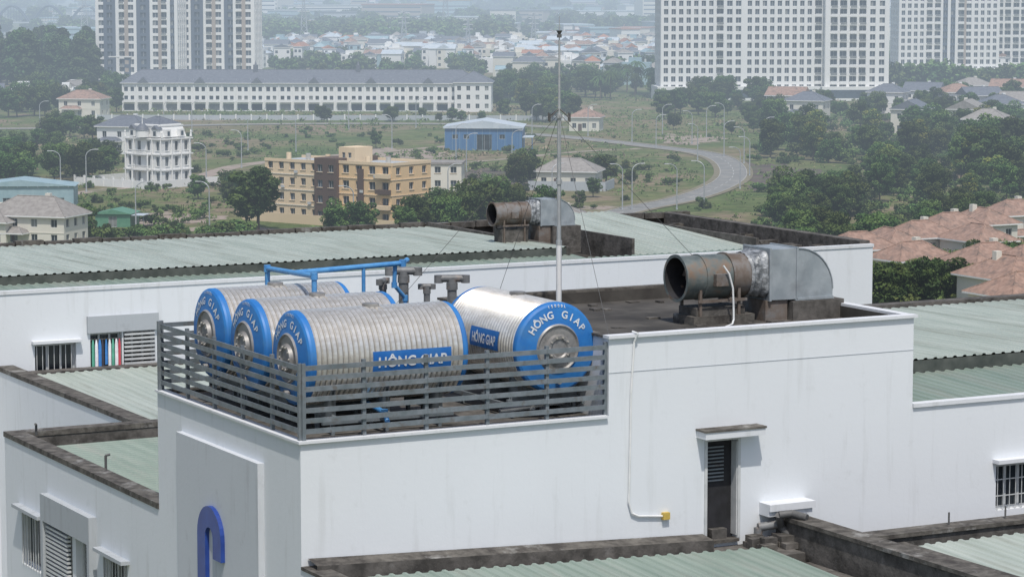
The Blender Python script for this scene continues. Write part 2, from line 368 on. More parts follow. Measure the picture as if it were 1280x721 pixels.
# right wing
mb=MB()
wins=[(16.0-PS,17.4-PS,34.75,35.72),(18.6-PS,20.0-PS,34.75,35.72)]
T,W=sideT('f',PS,30,0,13.4)
facade(mb,T,W,20,37.12,wins,'white',depth=.2,bars=3,glasses=('glass',))
for k in ('r','b'):
    T,W=sideT(k,PS,30,0,13.4); facade(mb,T,W,20,37.12,[],'white')
mb.box(PS+.003,30,-.05,.2,37.12,37.2,'white2')
for s in (15.9,18.5): mb.box(s,s+1.6,-.22,0,35.78,35.86,'white2')
for s in (16.0,18.6):
    for i in range(9): mb.cyl((s+.16*i+.06,.02,34.76),(s+.16*i+.06,.02,35.7),.011,.011,5,'frame')
    for z in (35.05,35.4): mb.box(s,s+1.4,.01,.03,z,z+.02,'frame')
part(mb,'right_wing_walls')
mb=MB()
corr(mb,PS+.1,30,.3,4.0,36.98,37.12,'cgreen'); corr(mb,PS+.1,30,4.05,12.9,37.42,37.32,'cgrey')
mb.box(PS,30,4.02,4.06,36.9,37.40,'cgap')
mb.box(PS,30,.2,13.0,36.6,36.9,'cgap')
mb.box(13.0,30,13.0,13.4,36.0,37.42,'dark'); mb.box(29.7,30,.2,13.0,36,37.4,'dark')
mb.box(PS+.003,PS+.1,PT+.06,13.0,36.4,37.5,'dark')
part(mb,'right_wing_roof')

# left blocks
mb=MB()
def left_facade(s,t0,t1,wins):
    T=Matrix.Translation((s,t1,0)) @ Matrix.Rotation(R(-90),4,'Z')
    w2=[(t1-b,t1-a,c,d) for a,b,c,d in wins]
    facade(mb,T,t1-t0,15,34.98,w2,'white',depth=.2,bars=2,glasses=('glass',))
left_facade(0,PT,17.8,[(9.35,10.85,32.1,33.4),(15.0,16.6,32.1,33.4),(11.5,12.7,31.6,33.5),(12.95,14.5,31.6,33.5)])
mb.face([(0,17.8,15),(3.3,17.8,15),(3.3,17.8,35),(0,17.8,35)],'white')
mb.face([(3.3,17.8,15),(3.3,28.8,15),(3.3,28.8,35.0),(3.3,17.8,35.0)],'white')
mb.box(-.18,0,11.3,14.66,33.5,34.12,'greycon'); mb.box(-.18,0,14.5,14.66,31.2,33.5,'greycon'); mb.box(-.18,0,11.3,11.45,31.2,33.5,'greycon')
for i in range(18): mb.box(-.12,-.02,12.98,14.48,31.65+i*.1,31.70+i*.1,'frame')
for (a,b) in ((9.35,10.85),(15.0,16.6)):
    mb.box(-.2,0,a-.15,b+.15,33.45,33.53,'greycon')
    for i in range(8):
        mb.cyl((-.02,a+.12+i*.19,32.1),(-.02,a+.12+i*.19,33.4),.012,.012,5,'frame')
part(mb,'left_block_walls')
mb=MB()
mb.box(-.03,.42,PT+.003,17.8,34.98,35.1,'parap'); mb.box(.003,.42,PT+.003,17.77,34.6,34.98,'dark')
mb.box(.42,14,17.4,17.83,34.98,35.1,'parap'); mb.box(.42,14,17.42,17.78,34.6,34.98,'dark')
mb.box(3.27,3.75,17.84,28.79,34.98,35.1,'parap'); mb.box(3.303,3.7,17.84,28.79,34.5,34.98,'dark')
mb.box(3.75,15,28.3,28.79,34.6,34.9,'dark'); mb.box(3.76,14,17.84,18.3,34.6,35.0,'dark')
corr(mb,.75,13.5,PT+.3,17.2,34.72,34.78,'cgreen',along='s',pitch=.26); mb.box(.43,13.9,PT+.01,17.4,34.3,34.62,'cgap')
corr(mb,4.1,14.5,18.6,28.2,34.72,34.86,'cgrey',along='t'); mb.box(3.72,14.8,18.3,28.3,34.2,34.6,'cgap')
mb.box(14,14.4,PT,28.8,15,35.0,'white2')
part(mb,'left_block_roof')
mb=MB()
mb.tube([(.5,16.9,35.1),(.5,16.9,35.35),(.45,16.8,35.38)],.03,6,'wire'); mb.tube([(.6,12.3,34.9),(.6,12.3,35.3),(.7,12.3,35.32)],.03,6,'wire')
part(mb,'roof_vents')

# rear wing
mb=MB()
T,W=sideT('f',-12,33.2,28.8,42)
ws=[]
for s in (-9.6,-2.2): ws+= [(s+12,s+13.2,34.4,35.6)]
ws += [(4.4+12,5.62+12,34.4,35.62),(6.05+12,7.0+12,34.4,35.85),(7.05+12,8.0+12,34.4,35.85)]
for s in (11,15,19,23,27): ws += [(s+12,s+13.3,32.0,33.4)]
facade(mb,T,W,10,37.1,ws,'white',depth=.22,bars=2,glasses=('glass',))
for k in 'rbl':
    T,W=sideT(k,-12,33.2,28.8,42); facade(mb,T,W,10,37.1,[],'white')
mb.box(5.95,8.1,28.7,28.8,35.87,36.35,'greycon'); mb.box(4.3,5.75,28.6,28.8,35.66,35.74,'white2')
for i in range(12): mb.box(7.06,7.99,28.72,28.8,34.42+i*.12,34.48+i*.12,'frame')
for i in range(7): mb.cyl((4.45+i*.17,28.78,34.4),(4.45+i*.17,28.78,35.6),.012,.012,5,'frame')
part(mb,'rear_wing_walls')
mb=MB()
cl=[(.5,.07,.09),(.05,.2,.5),(.6,.55,.25),(.7,.7,.72),(.1,.35,.25),(.05,.05,.07),(.5,.3,.35)]
cm=[nmat('cloth_%d'%i,c,tuple(min(1,x*1.3) for x in c),6,.9) for i,c in enumerate(cl)]
mb.cyl((6.05,28.76,35.68),(7.0,28.76,35.68),.01,.01,5,'wire')
for i in range(9):
    a=6.08+i*.1; w_=random.uniform(.05,.085); zb=35.05-random.random()*.25; m_=random.choice(cm)
    mb.add([(a+.02,28.76,35.68),(a+w_-.02,28.76,35.68),(a+w_,28.74,35.5),(a+w_+.01,28.77,zb),(a-.01,28.75,zb),(a,28.77,35.5)],[(0,1,2,5),(5,2,3,4)],m_)
part(mb,'hanging_laundry')
mb=MB()
mb.box(-12,33.23,28.77,28.98,37.1,37.2,'white2')
mb.box(-12,23.4,28.98,31.2,36.7,36.85,'cgap')
corr(mb,-12,23.2,29.0,31.2,36.98,37.08,'cgreen')
corr(mb,-12,23.0,31.25,41.4,37.34,37.18,'cgrey')
mb.box(-12,23,31.21,31.26,36.9,37.32,'cgap'); mb.box(-12,33.2,28.98,41.6,36.4,36.7,'roofflat')
mb.box(22.95,23.1,31.2,41.4,36.7,37.36,'dark')
corr(mb,25.6,30.3,31.4,41.2,36.95,37.45,'cgrey')
mb.box(25.5,25.6,31.4,41.2,36.7,37.5,'dark'); mb.box(30.3,30.42,31.4,41.2,36.7,37.3,'dark')
mb.box(23.2,33.0,29.0,31.35,36.7,36.9,'roofflat')
corr(mb,23.4,31,29.05,30.9,36.95,37.0,'cgreen')
for i in range(46):
    s=-12+i; mb.box(s,s+.94,41.5,41.75,37.1,37.3+random.uniform(-.02,.05),'dark' if i%5 else 'parap')
mb.box(32.8,33.2,28.98,41.5,36.7,37.3,'dark'); mb.box(-12,33.2,41.75,42,36.9,37.22,'dark')
for i in range(30): 
    s=random.uniform(30.8,32.5); t=random.uniform(29.5,41); mb.box(s,s+.4,t,t+.3,36.9,37.0,'parap')
part(mb,'rear_wing_roof')

# front lower roofs
mb=MB()
P=[(.12,-.02,35.3),(8.7,-.02,34.95),(8.7,-.45,34.90),(.12,-.45,35.24)]
mb.face(P,'parap'); mb.face([(.12,-.45,35.24),(8.7,-.45,34.90),(8.7,-.45,34.3),(.12,-.45,34.3)],'dark')
mb.box(.1,10.3,-1.3,-.003,34.0,34.65,'dark')
mb.box(.0,.14,-14,-.003,20,35.1,'white'); mb.box(-.02,.4,-14,-.02,35.1,35.16,'parap')
old=mb.T; mb.T=Matrix.Translation((0,0,35.09))@Matrix.Rotation(.036,4,'Y')
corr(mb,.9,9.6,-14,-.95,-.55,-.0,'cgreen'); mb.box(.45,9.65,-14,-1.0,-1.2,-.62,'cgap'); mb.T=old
mb.box(9.66,10.4,-16,-1.3,33.5,34.45,'dark')
mb.box(10.45,10.85,-16,-.003,30,35.12,'dark'); mb.box(10.4,10.9,-16,-.003,35.12,35.2,'parap')
mb.box(10.86,30,-2.75,-2.35,30,35.1,'dark'); mb.box(10.9,30,-2.8,-2.3,35.1,35.18,'parap')
mb.box(10.86,30,-2.34,-.003,30,34.55,'roofflat')
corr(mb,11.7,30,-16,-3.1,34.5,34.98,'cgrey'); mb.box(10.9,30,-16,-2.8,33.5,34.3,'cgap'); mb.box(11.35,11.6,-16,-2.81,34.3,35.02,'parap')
part(mb,'front_roofs')
mb=MB()
mb.tube([(10.55,-.5,34.7),(10.35,-.35,35.0),(10.2,-.5,35.28),(10.45,-.6,35.3),(10.6,-.9,35.25)],.08,8,'wire')
mb.tube([(9.9,-.2,34.7),(9.9,-.2,35.0),(10.3,-.3,35.05)],.09,8,'pipegrey')
for i in range(14): 
    s=random.uniform(9.4,10.3); t=random.uniform(-1.1,-.1); mb.box(s,s+.3,t,t+.2,34.65,34.75+random.random()*.15,random.choice(['dark','parap']))
for (s,z) in ((14.3,35.18),(12.9,35.18)): mb.cyl((s,-2.5,z),(s,-2.5,z+.25),.02,.02,5,'wire')
part(mb,'drain_pipes')
mb=MB(); 
mb.box(.2,30,-16.2,13,0,33.4,'white'); mb.box(0.01,PS,0.01,PT,0,20.0,'white'); mb.box(.02,14,PT,17.7,0,15,'white'); mb.box(3.32,14,17.7,28.7,0,15,'white'); mb.box(-12,33.1,28.85,41.9,0,10,'white')
part(mb,'lower_storeys')

# railing
mb=MB()
zs=[37.62+.195*i for i in range(7)]
def rail_run(p,q):
    p=Vector(p);q=Vector(q);d=(q-p);L_=d.length;ang=math.atan2(d.y,d.x)
    old=mb.T; mb.T=Matrix.Translation(p)@Matrix.Rotation(ang,4,'Z')
    n=max(2,round(L_/1.35))
    for z in zs:
        for i in range(n):
            a=.03+(L_-.06)*i/n; b=.03+(L_-.06)*(i+1)/n; dz=random.uniform(-.006,.006)
            mb.box(a+.002,b-.002,-.015,.015,z+dz,z+.092+dz,'rail')
    for i in range(n+1):
        x=L_*i/n; mb.box(x-.035,x+.035,.016,.085,37.45,38.93,'rail')
    mb.T=old
rail_run((0.03,0.03,0),(6.5,0.03,0)); rail_run((.03,7.3,0),(.03,.03,0)); rail_run((6.4,7.28,0),(0,7.28,0))
mb.obj('metal_railing',matrix=BM)

# water tanks
def water_tank(s,t,ang,L_,zc,r=.9,label=None,lab_side=-1,arc_text=True):
    mb=MB()
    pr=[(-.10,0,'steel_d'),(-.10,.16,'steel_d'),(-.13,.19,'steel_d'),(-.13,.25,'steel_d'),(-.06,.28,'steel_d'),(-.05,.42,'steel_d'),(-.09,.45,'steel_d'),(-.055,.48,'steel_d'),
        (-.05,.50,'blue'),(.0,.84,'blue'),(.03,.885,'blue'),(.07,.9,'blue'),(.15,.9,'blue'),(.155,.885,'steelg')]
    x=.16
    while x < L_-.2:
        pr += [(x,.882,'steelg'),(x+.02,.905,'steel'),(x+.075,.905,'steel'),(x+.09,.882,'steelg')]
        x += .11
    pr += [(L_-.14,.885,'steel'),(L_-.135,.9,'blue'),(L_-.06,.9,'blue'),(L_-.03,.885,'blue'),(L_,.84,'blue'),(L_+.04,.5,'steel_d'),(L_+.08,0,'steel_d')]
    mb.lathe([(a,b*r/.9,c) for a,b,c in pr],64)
    mb.cyl((L_*.5,0,r-.02),(L_*.5,0,r+.05),.16,.16,16,'steel_d')
    for k in range(10):
        a=2*math.pi*k/10; mb.cyl((-.15,.22*math.cos(a),.22*math.sin(a)),(-.125,.22*math.cos(a),.22*math.sin(a)),.02,.02,6,'steel')
    mb.cyl((-.14,0,-.66*r/.9),(.0,0,-.66*r/.9),.05,.05,8,'steel_d')
    for x in (.55,L_/2,L_-.55):
        mb.box(x-.04,x+.04,-.8,.8,-1.12,-1.04,'rail'); 
        prof=[(math.cos(R(a))*(r+.01),math.sin(R(a))*(r+.01)) for a in range(215,326,10)]
        for k in range(len(prof)-1):
            y0,z0=prof[k];y1,z1=prof[k+1]
            mb.add([(x-.04,y0,z0),(x+.04,y0,z0),(x+.04,y1,z1),(x-.04,y1,z1),(x-.04,y0,-1.04),(x+.04,y0,-1.04),(x+.04,y1,-1.04),(x-.04,y1,-1.04)],[(0,1,2,3),(0,3,7,4),(1,5,6,2)],'rail')
        for y in (-.72,-.01,.66): mb.box(x-.035,x+.035,y,y+.07,-1.42,-1.121,'rail')
    for y in (-.8,.74): mb.box(.3,L_-.3,y,y+.06,-1.2,-1.121,'rail')
    if arc_text:
        def put(txt,rad,size,a_step):
            n=len(txt); a0=(n-1)*a_step/2
            for i,ch in enumerate(txt):
                if ch==' ': continue
                V,F=text_geo(ch,size)
                if not V: continue
                cx=(max(v[0] for v in V)+min(v[0] for v in V))/2
                th=a0-i*a_step; c_,s_=math.cos(R(th)),math.sin(R(th))
                P=[]
                for v in V:
                    u=v[0]-cx; w=v[1]+rad
                    U=u*c_-w*s_; Wz=u*s_+w*c_
                    rr=math.hypot(U,Wz)*.9/r; xo=-.05+(rr-.5)*.147 if rr<.84 else (rr-.84)*.7
                    P.append((xo-.012,-U,Wz))
                mb.add(P,F,'letter')
        put('HÔNG GIAP',.595,.20,14.0); put('15000L',.80,.075,5)
    if label:
        x0,x1,za,zb,txt=label
        N_=8; rr=r+.012
        def cyp(x,z,ro): 
            a=z/r; return (x,lab_side*ro*math.cos(a),ro*math.sin(a))
        P=[]
        for i in range(N_+1):
            z=za+(zb-za)*i/N_; P+=[cyp(x0,z,rr+.004),cyp(x1,z,rr+.004)]
        F=[(2*i,2*i+1,2*i+3,2*i+2) for i in range(N_)]; mb.add(P,F,'lblue')
        if txt:
            V,F=text_geo(txt,(zb-za)*.68); w=max(v[0] for v in V); k=(x1-x0-.2)/w
            P=[]
            for v in V:
                x=x0+.1+v[0]*k if lab_side<0 else x1-.1-v[0]*k
                P.append(cyp(x,za+(zb-za)*.24+v[1],rr+.014))
            mb.add(P,F,'letter')
    m = BM @ Matrix.Translation((s,t,zc)) @ Matrix.Rotation(R(ang),4,'Z')
    return mb.obj('water_tank',matrix=m)
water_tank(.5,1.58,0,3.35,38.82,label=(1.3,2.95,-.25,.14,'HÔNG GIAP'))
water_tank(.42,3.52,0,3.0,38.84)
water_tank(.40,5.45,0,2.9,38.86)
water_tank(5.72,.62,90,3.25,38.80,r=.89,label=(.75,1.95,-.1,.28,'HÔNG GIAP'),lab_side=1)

mb=MB()
def pl(pts,r,m): 
    mb.tube(pts,r,10,m)
    for p in pts[1:-1]: mb.cyl(Vector(p)-Vector((0,0,r*1.3)),Vector(p)+Vector((0,0,r*1.3)),r*1.35,r*1.35,10,m)
pl([(2.25,6.8,39.5),(2.25,6.8,39.95),(2.25,4.4,40.02),(2.25,4.4,39.4)],.055,'pipeblue')
pl([(2.28,5.5,39.98),(4.75,5.5,40.06),(4.95,5.7,40.1)],.055,'pipeblue'); pl([(3.85,5.5,40.05),(3.85,5.5,39.3)],.04,'pipeblue')
pl([(4.6,5.55,40.05),(4.6,5.6,39.6),(4.9,5.7,39.3),(4.9,5.7,37.6)],.045,'pipeblue')
pl([(2.0,1.58,37.9),(2.0,.6,37.8),(2.0,.45,37.6)],.05,'pipeblue'); pl([(5.7,.3,37.8),(5.0,.3,37.75),(4.3,.3,37.7)],.05,'pipegrey')
mb.obj('blue_water_pipe',matrix=BM)
def vent(s,t,zt,r,w=2.4,ang=-25):
    mb=MB(); h=zt-37.4; mb.cyl((0,0,0),(0,0,h-r),r*.85,r*.85,14,'pipegrey')
    mb.cyl((-r*w,0,h-r*.8),(r*w,0,h-r*.8),r*.7,r*.7,14,'pipegrey')
    for x in (-w,w): mb.cyl((x*r,0,h-r*.2),(x*r,0,h-r*1.6),r*.8,r*.8,12,'pipegrey')
    mb.cyl((0,0,h-r*2.8),(0,0,h-r*1.6),r*1.02,r*1.02,14,'pipegrey')
    mb.obj('vent_pipe',matrix=BM@Matrix.Translation((s,t,37.4))@Matrix.Rotation(R(ang),4,'Z'))
vent(5.25,6.5,39.88,.125); vent(5.75,6.4,39.5,.08,1.6); vent(6.3,6.3,39.68,.12); vent(5.0,7.0,39.6,.09,2,40)

# mast
mb=MB()
mb.cyl((0,0,0),(0,0,1.6),.062,.062,12,'pipewhite'); mb.cyl((0,0,1.6),(0,0,4.3),.048,.04,10,'mast'); mb.cyl((0,0,4.3),(0,0,5.9),.032,.022,8,'mast'); mb.cyl((0,0,5.9),(0,0,6.4),.014,.007,6,'mast')
mb.cyl((0,0,5.95),(0,0,6.02),.05,.05,10,'wire'); mb.cyl((0,0,6.02),(0,0,6.1),.025,.07,8,'wire')
mb.box(-.2,.2,-.2,.2,0,.06,'dark')
for z in (4.3,1.6,2.9): mb.cyl((0,0,z-.05),(0,0,z+.05),.065,.065,10,'mast')
for k in range(4):
    a=R(20+90*k); mb.cyl((0,0,4.46),(.3*math.cos(a),.3*math.sin(a),4.26),.016,.012,5,'wire')
    mb.cyl((.3*math.cos(a),.3*math.sin(a),4.18),(.3*math.cos(a),.3*math.sin(a),4.36),.018,.018,5,'wire')
for (x,y,z) in ((-1.6,-4.9,.3),(4.6,.6,.25),(-.4,2.1,.2),(-3.6,1.4,-.1)):
    mb.cyl((0,0,4.35),(x,y,z),.0055,.0055,5,'wire')
mb.obj('lightning_rod_mast',matrix=BM@Matrix.Translation((8.3,5.2,38.75)))

def duct(s,t,zc,k,roofz,hose=True,rm='rust'):
    mb=MB()
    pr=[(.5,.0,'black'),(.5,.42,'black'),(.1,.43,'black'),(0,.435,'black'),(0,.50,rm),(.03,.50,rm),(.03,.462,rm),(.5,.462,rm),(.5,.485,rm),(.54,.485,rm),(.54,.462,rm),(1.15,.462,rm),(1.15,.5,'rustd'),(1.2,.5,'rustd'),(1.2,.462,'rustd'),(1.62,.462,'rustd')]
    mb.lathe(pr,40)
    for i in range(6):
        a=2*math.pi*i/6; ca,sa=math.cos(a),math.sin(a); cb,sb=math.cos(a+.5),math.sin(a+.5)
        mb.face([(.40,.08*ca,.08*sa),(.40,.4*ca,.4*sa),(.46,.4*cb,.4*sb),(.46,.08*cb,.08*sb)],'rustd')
    mb.lathe([(.3,0,'galv'),(.3,.1,'rustd'),(.5,.1,'rustd')],14)
    n=40; rings=[]
    for j in range(9):
        f=j/8; P=[]
        for i in range(n):
            a=2*math.pi*i/n; c_,s_=math.cos(a),math.sin(a); q=.5/max(abs(c_),abs(s_)); q=min(q,.62)
            rr=.475*(1-f)+q*f; rr*=1+.035*math.sin(j*2.2)+.03*random.uniform(-1,1)
            P.append((1.6+.42*f,rr*c_,rr*s_+.02*f))
        rings.append(P)
    for j in range(8):
        mb.add(rings[j]+rings[j+1],[(i,(i+1)%n,n+(i+1)%n,n+i) for i in range(n)],'foil',True)
    arcp=[(2.72+.9*math.sin(R(a)), -.35+.9*math.cos(R(a))) for a in range(0,91,9)]
    prof=[(2.0,-.52),(2.0,.55)]+arcp+[(3.62,-.55)]
    mb.prism(prof,-.5,.5,'galv')
    for (x0,x1) in ((2.0,2.05),(2.68,2.72)): mb.box(x0,x1,-.53,.53,-.54,.58,'galv')
    mb.prism([(2.66,-.52),(2.70,-.52),(3.62,-.50),(3.64,-.56),(2.66,-.56)],-.53,.53,'galv')
    for y in (-.505,.505):
        for i in range(len(arcp)-1):
            (a,b),(c,d)=arcp[i],arcp[i+1]; mb.cyl((a,y,b),(c,y,d),.018,.018,5,'galv')
    h=(zc-roofz)/k
    mb.box(2.55,3.85,-.6,.6,-h,-.57,'dark'); mb.box(1.95,2.5,-.45,.45,-h,-.53,'rustd')
    mb.box(.2,1.7,-.42,.42,-h,-h+.18,'parap'); mb.box(.3,1.5,-.35,.35,-h+.181,-.62,'dark')
    for x in (.35,1.3):
        for y in (-.4,.34): mb.box(x,x+.06,y,y+.06,-h+.18,-.2,'rustd')
    mb.box(.3,1.5,-.44,-.41,-.5,-.44,'rustd')
    mb.box(.65,.95,-.58,-.44,-.15,.1,'rustd')
    if hose:
        mb.tube([(.8,-.6,.28),(.92,-.64,.1),(1.0,-.66,-.2),(1.02,-.66,-.6),(1.0,-.7,-.85),(.9,-.8,-.93),(.6,-1.0,-.95)],.022,8,'pipewhite')
    mb.obj('ventilation_duct',matrix=BM@Matrix.Translation((s,t,zc))@Matrix.Scale(k,4))
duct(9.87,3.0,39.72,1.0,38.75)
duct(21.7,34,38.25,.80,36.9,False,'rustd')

# ------------------------------------------------------------------ ground & roads
def flat(name,pts,z,m):
    mb=MB(); mb.face([(p[0],p[1],z) for p in pts],m); return mb.obj(name)
gm,nt,P=newmat('field_ground'); N=nt.nodes; L=nt.links
geo=N.new('ShaderNodeNewGeometry')
def gn(scale,det=6,rg=.6,st=(1,1,1)):
    mp=N.new('ShaderNodeMapping'); mp.inputs['Scale'].default_value=st; L.new(geo.outputs['Position'],mp.inputs[0])
    n=N.new('ShaderNodeTexNoise'); n.inputs['Scale'].default_value=scale; n.inputs['Detail'].default_value=det; n.inputs['Roughness'].default_value=rg
    L.new(mp.outputs[0],n.inputs['Vector']); return n.outputs['Fac']
r1=N.new('ShaderNodeValToRGB'); e=r1.color_ramp.elements; e[0].position=.40; e[0].color=(.085,.125,.038,1); e[1].position=.60; e[1].color=(.20,.17,.095,1)
x=e.new(.5); x.color=(.13,.155,.055,1); L.new(gn(.016,7,.68),r1.inputs[0])
r2=N.new('ShaderNodeMapRange'); r2.inputs[1].default_value=.52; r2.inputs[2].default_value=.62; L.new(gn(.022,6,.72),r2.inputs[0])
mx=N.new('ShaderNodeMixRGB'); L.new(r2.outputs[0],mx.inputs[0]); L.new(r1.outputs[0],mx.inputs[1]); mx.inputs[2].default_value=(.25,.19,.13,1)
r3=N.new('ShaderNodeMapRange'); r3.inputs[1].default_value=.35; r3.inputs[2].default_value=.7; r3.inputs[3].default_value=.6; r3.inputs[4].default_value=1.3; L.new(gn(.25,5,.75),r3.inputs[0])
m2=N.new('ShaderNodeMixRGB'); m2.blend_type='MULTIPLY'; m2.inputs[0].default_value=1; L.new(mx.outputs[0],m2.inputs[1]); L.new(r3.outputs[0],m2.inputs[2])
L.new(m2.outputs[0],P.inputs['Base Color']); P.inputs['Roughness'].default_value=.95; P.inputs['Specular IOR Level'].default_value=.1
flat('ground',[(-6000,-1500),(6000,-1500),(6000,14000),(-6000,14000)],0,gm)

def catmull(pts,n=8):
    out=[]; P=[pts[0]]+list(pts)+[pts[-1]]
    for i in range(1,len(P)-2):
        for k in range(n):
            t=k/n; a,b,c,d=P[i-1],P[i],P[i+1],P[i+2]
            out.append(.5*((2*b)+(-a+c)*t+(2*a-5*b+4*c-d)*t*t+(-a+3*b-3*c+d)*t**3))
    out.append(P[-2]); return out
ROADS=[]
def road(name,pix,w,marks=True,mat='asph',kerb=True):
    pts=catmull([g(*p) for p in pix]); mb=MB(); n=len(pts); nr=[]
    for i in range(n):
        d=(pts[min(i+1,n-1)]-pts[max(i-1,0)]).normalized(); nr.append(Vector((-d.y,d.x,0)))
    def strip(o0,o1,z,m,rng_=None):
        for i in range(n-1):
            if rng_ and not rng_(i): continue
            mb.face([pts[i]+nr[i]*o0+Vector((0,0,z)),pts[i]+nr[i]*o1+Vector((0,0,z)),pts[i+1]+nr[i+1]*o1+Vector((0,0,z)),pts[i+1]+nr[i+1]*o0+Vector((0,0,z))],m)
    strip(-w/2,w/2,.02,mat)
    if marks: strip(-.07,.07,.026,'mark',lambda i:i%2==0)
    if kerb:
        for sgn in (-1,1):
            strip(sgn*w/2,sgn*(w/2+.2),.14,'kerb'); strip(sgn*(w/2+.2),sgn*(w/2+1.6),.135,'verge')
            for i in range(n-1):
                a=pts[i]+nr[i]*sgn*w/2; b=pts[i+1]+nr[i+1]*sgn*w/2
                mb.face([a,b,b+Vector((0,0,.14)),a+Vector((0,0,.14))],'kerb')
    mb.obj(name); ROADS.append((pts,w/2+1.8))
road('road',[(700,285),(790,262),(850,250),(893,236),(915,222),(914,208),(898,197),(868,190),(820,184),(760,177),(690,170),(620,166)],6)
road('road',[(-60,262),(60,246),(150,235),(245,222),(300,207),(400,196),(480,190),(560,183),(640,176)],5,False,'dirt',False)
road('road',[(-80,162),(120,160),(300,156),(500,155),(640,157),(700,160)],6)
road('dirt_path',[(560,205),(640,198),(720,190),(800,186)],3,False,'dirt',False)
road('dirt_path',[(130,292),(200,290),(280,284),(330,288)],6,False,'dirt',False)
def blob(name,u0,u1,v0,v1,m,z):
    c=(g((u0+u1)/2,(v0+v1)/2)); a=g(u0,(v0+v1)/2); b=g((u0+u1)/2,v0); d=g((u0+u1)/2,v1)
    rx=abs(c.x-a.x); pts=[]
    for i in range(64):
        t=2*math.pi*i/64; q=1+.18*math.sin(3*t+1)+.12*math.sin(7*t)+.09*math.sin(13*t+2)+.05*math.sin(21*t)
        ry=(b.y-c.y) if math.sin(t)>0 else (c.y-d.y)
        pts.append((c.x+rx*q*math.cos(t),c.y+ry*q*math.sin(t)))
    flat(name,pts,z,m)
blob('dirt_lot',160,270,266,282,M['dirt'],.012); blob('dirt_lot',440,560,186,206,M['dirt'],.012); blob('dirt_lot',600,760,252,275,M['dirt'],.012)
blob('burnt_field',915,1030,202,242,M['burnt'],.012); blob('burnt_field',560,720,212,235,M['burnt'],.012)
blob('dirt_lot',820,900,168,180,M['dirt'],.012); blob('dirt_lot',1090,1150,228,245,M['dirt'],.012)

EXC=[]
def excl(p,r): EXC.append((p.x,p.y,r))

# ------------------------------------------------------------------ mid-ground buildings
C=g(487,285); Lt=Vector((C.x-25.6,C.y+20,0)); m=frame_m(Lt,math.degrees(math.atan2(-20,25.6)))
mb=MB(); H=11.6
ws=lambda W,n,f=3,z=0.6,ww=1.3,wh=1.35: gwins(W,n,f,2.9,z,ww,wh)
K=dict(sill='yellow2',depth=.3,bars=1,glasses=('glass','glass','glassb'))
block(mb,0,14,1.5,12,0,H-.6,'yellow2',{'f':lambda W:ws(W,5,4,0),'l':lambda W:ws(W,3,4,0)},**K)
block(mb,14,19.5,0,12,0,H+.6,'brown',{'f':lambda W:ws(W,2,4,0)},**K)
block(mb,19.5,32.4,.8,12,0,H-.3,'yellow',{'f':lambda W:ws(W,4,4,0,1.6,1.5),'r':lambda W:ws(W,3,4,0),'b':lambda W:ws(W,4,4,0)},**K)
block(mb,17.5,21.5,3,8,H-.2,H+2.6,'yellow2',{'f':lambda W:[(.8,1.6,H+.6,H+1.6),(2.3,3.1,H+.6,H+1.6)]})
for (a,b,y0,y1,z) in ((0,14,1.5,12,H-.6),(19.5,32.4,.8,12,H-.3)):
    mb.box(a,b,y0-.12,y0+.12,z+.003,z+.55,'yellow2'); mb.box(a,b,y1-.12,y1+.12,z+.003,z+.55,'yellow2'); mb.box(b-.1,b+.12,y0+.12,y1-.12,z+.003,z+.55,'yellow2')
    mb.box(a+.1,b-.1,y0+.2,y1-.2,z+.004,z+.06,'greycon')
for f in range(1,4): 
    mb.box(-.1,14,1.36,1.497,f*2.9-.08,f*2.9+.06,'cream'); mb.box(19.5,32.5,.66,.797,f*2.9-.08,f*2.9+.06,'yellow2'); mb.box(32.403,32.5,.8,12,f*2.9-.08,f*2.9+.06,'yellow2')
    mb.box(29.2,32.3,-.3,.65,f*2.9+.3,f*2.9+1.1,'brown' if f==2 else 'yellow2')
mb.box(24.2,25.6,.55,.79,1,10.5,'brown'); mb.box(19.7,24,-.6,.65,2.9,3.0,'yellow2')
for i in range(6): mb.cyl((3+i*5,5,H-.5),(3+i*5,5,H+.9),.5,.5,10,'steel' if i%2 else 'yellow2')
for i in range(9): mb.box(1+i*3.4,1.8+i*3.4,.45 if i>5 else 1.1,.65 if i>5 else 1.35,3.2+(i%3)*2.9,3.7+(i%3)*2.9,'frame')
mb.box(-1,40,-4,-3.8,0,1.8,'yellow2')
mb.obj('yellow_apartment_building',matrix=m); excl(m@Vector((16,6,0)),20)
mb=MB(); block(mb,0,17,0,8,0,6.0,'cream',{'f':lambda W:ws(W,5,2,.3)},**K); mb.box(-.3,17.3,-.3,8.3,6.003,6.4,'tileg')
mb.obj('flat_roof_house',matrix=frame_m(g(478,240),-4)); excl(g(520,240),13)

# villa
m=frame_m(g(202,233)+Vector((-8.8,6.8,0)),-38)
mb=MB(); Wd,Dp=11.5,9
def vw(W,n): 
    o=[]
    for f in range(3):
        for i in range(n): 
            c=W/n*(i+.5); o.append((c-.55,c+.55,.9+f*3.4,3.0+f*3.4))
    return o
FW='fwhite'
block(mb,0,Wd,0,Dp,0,10.4,FW,{'f':lambda W:vw(W,4),'r':lambda W:vw(W,3),'l':lambda W:vw(W,3)},depth=.3,glasses=('glassb','glass'),sill=FW)
for f in range(1,4):
    z=3.4*f-.05; mb.box(-.35,Wd+.35,-.35,Dp+.35,z,z+.28,FW)
    if f<3:
        for i in range(24): x=3.2+i*.2; mb.cyl((x,-1.0,z+.28),(x,-1.0,z+1.0),.05,.05,5,FW)
        mb.box(3.0,8.0,-1.15,-.36,z,z+.25,FW); mb.box(3.0,8.0,-1.1,-.9,z+1.0,z+1.12,FW)
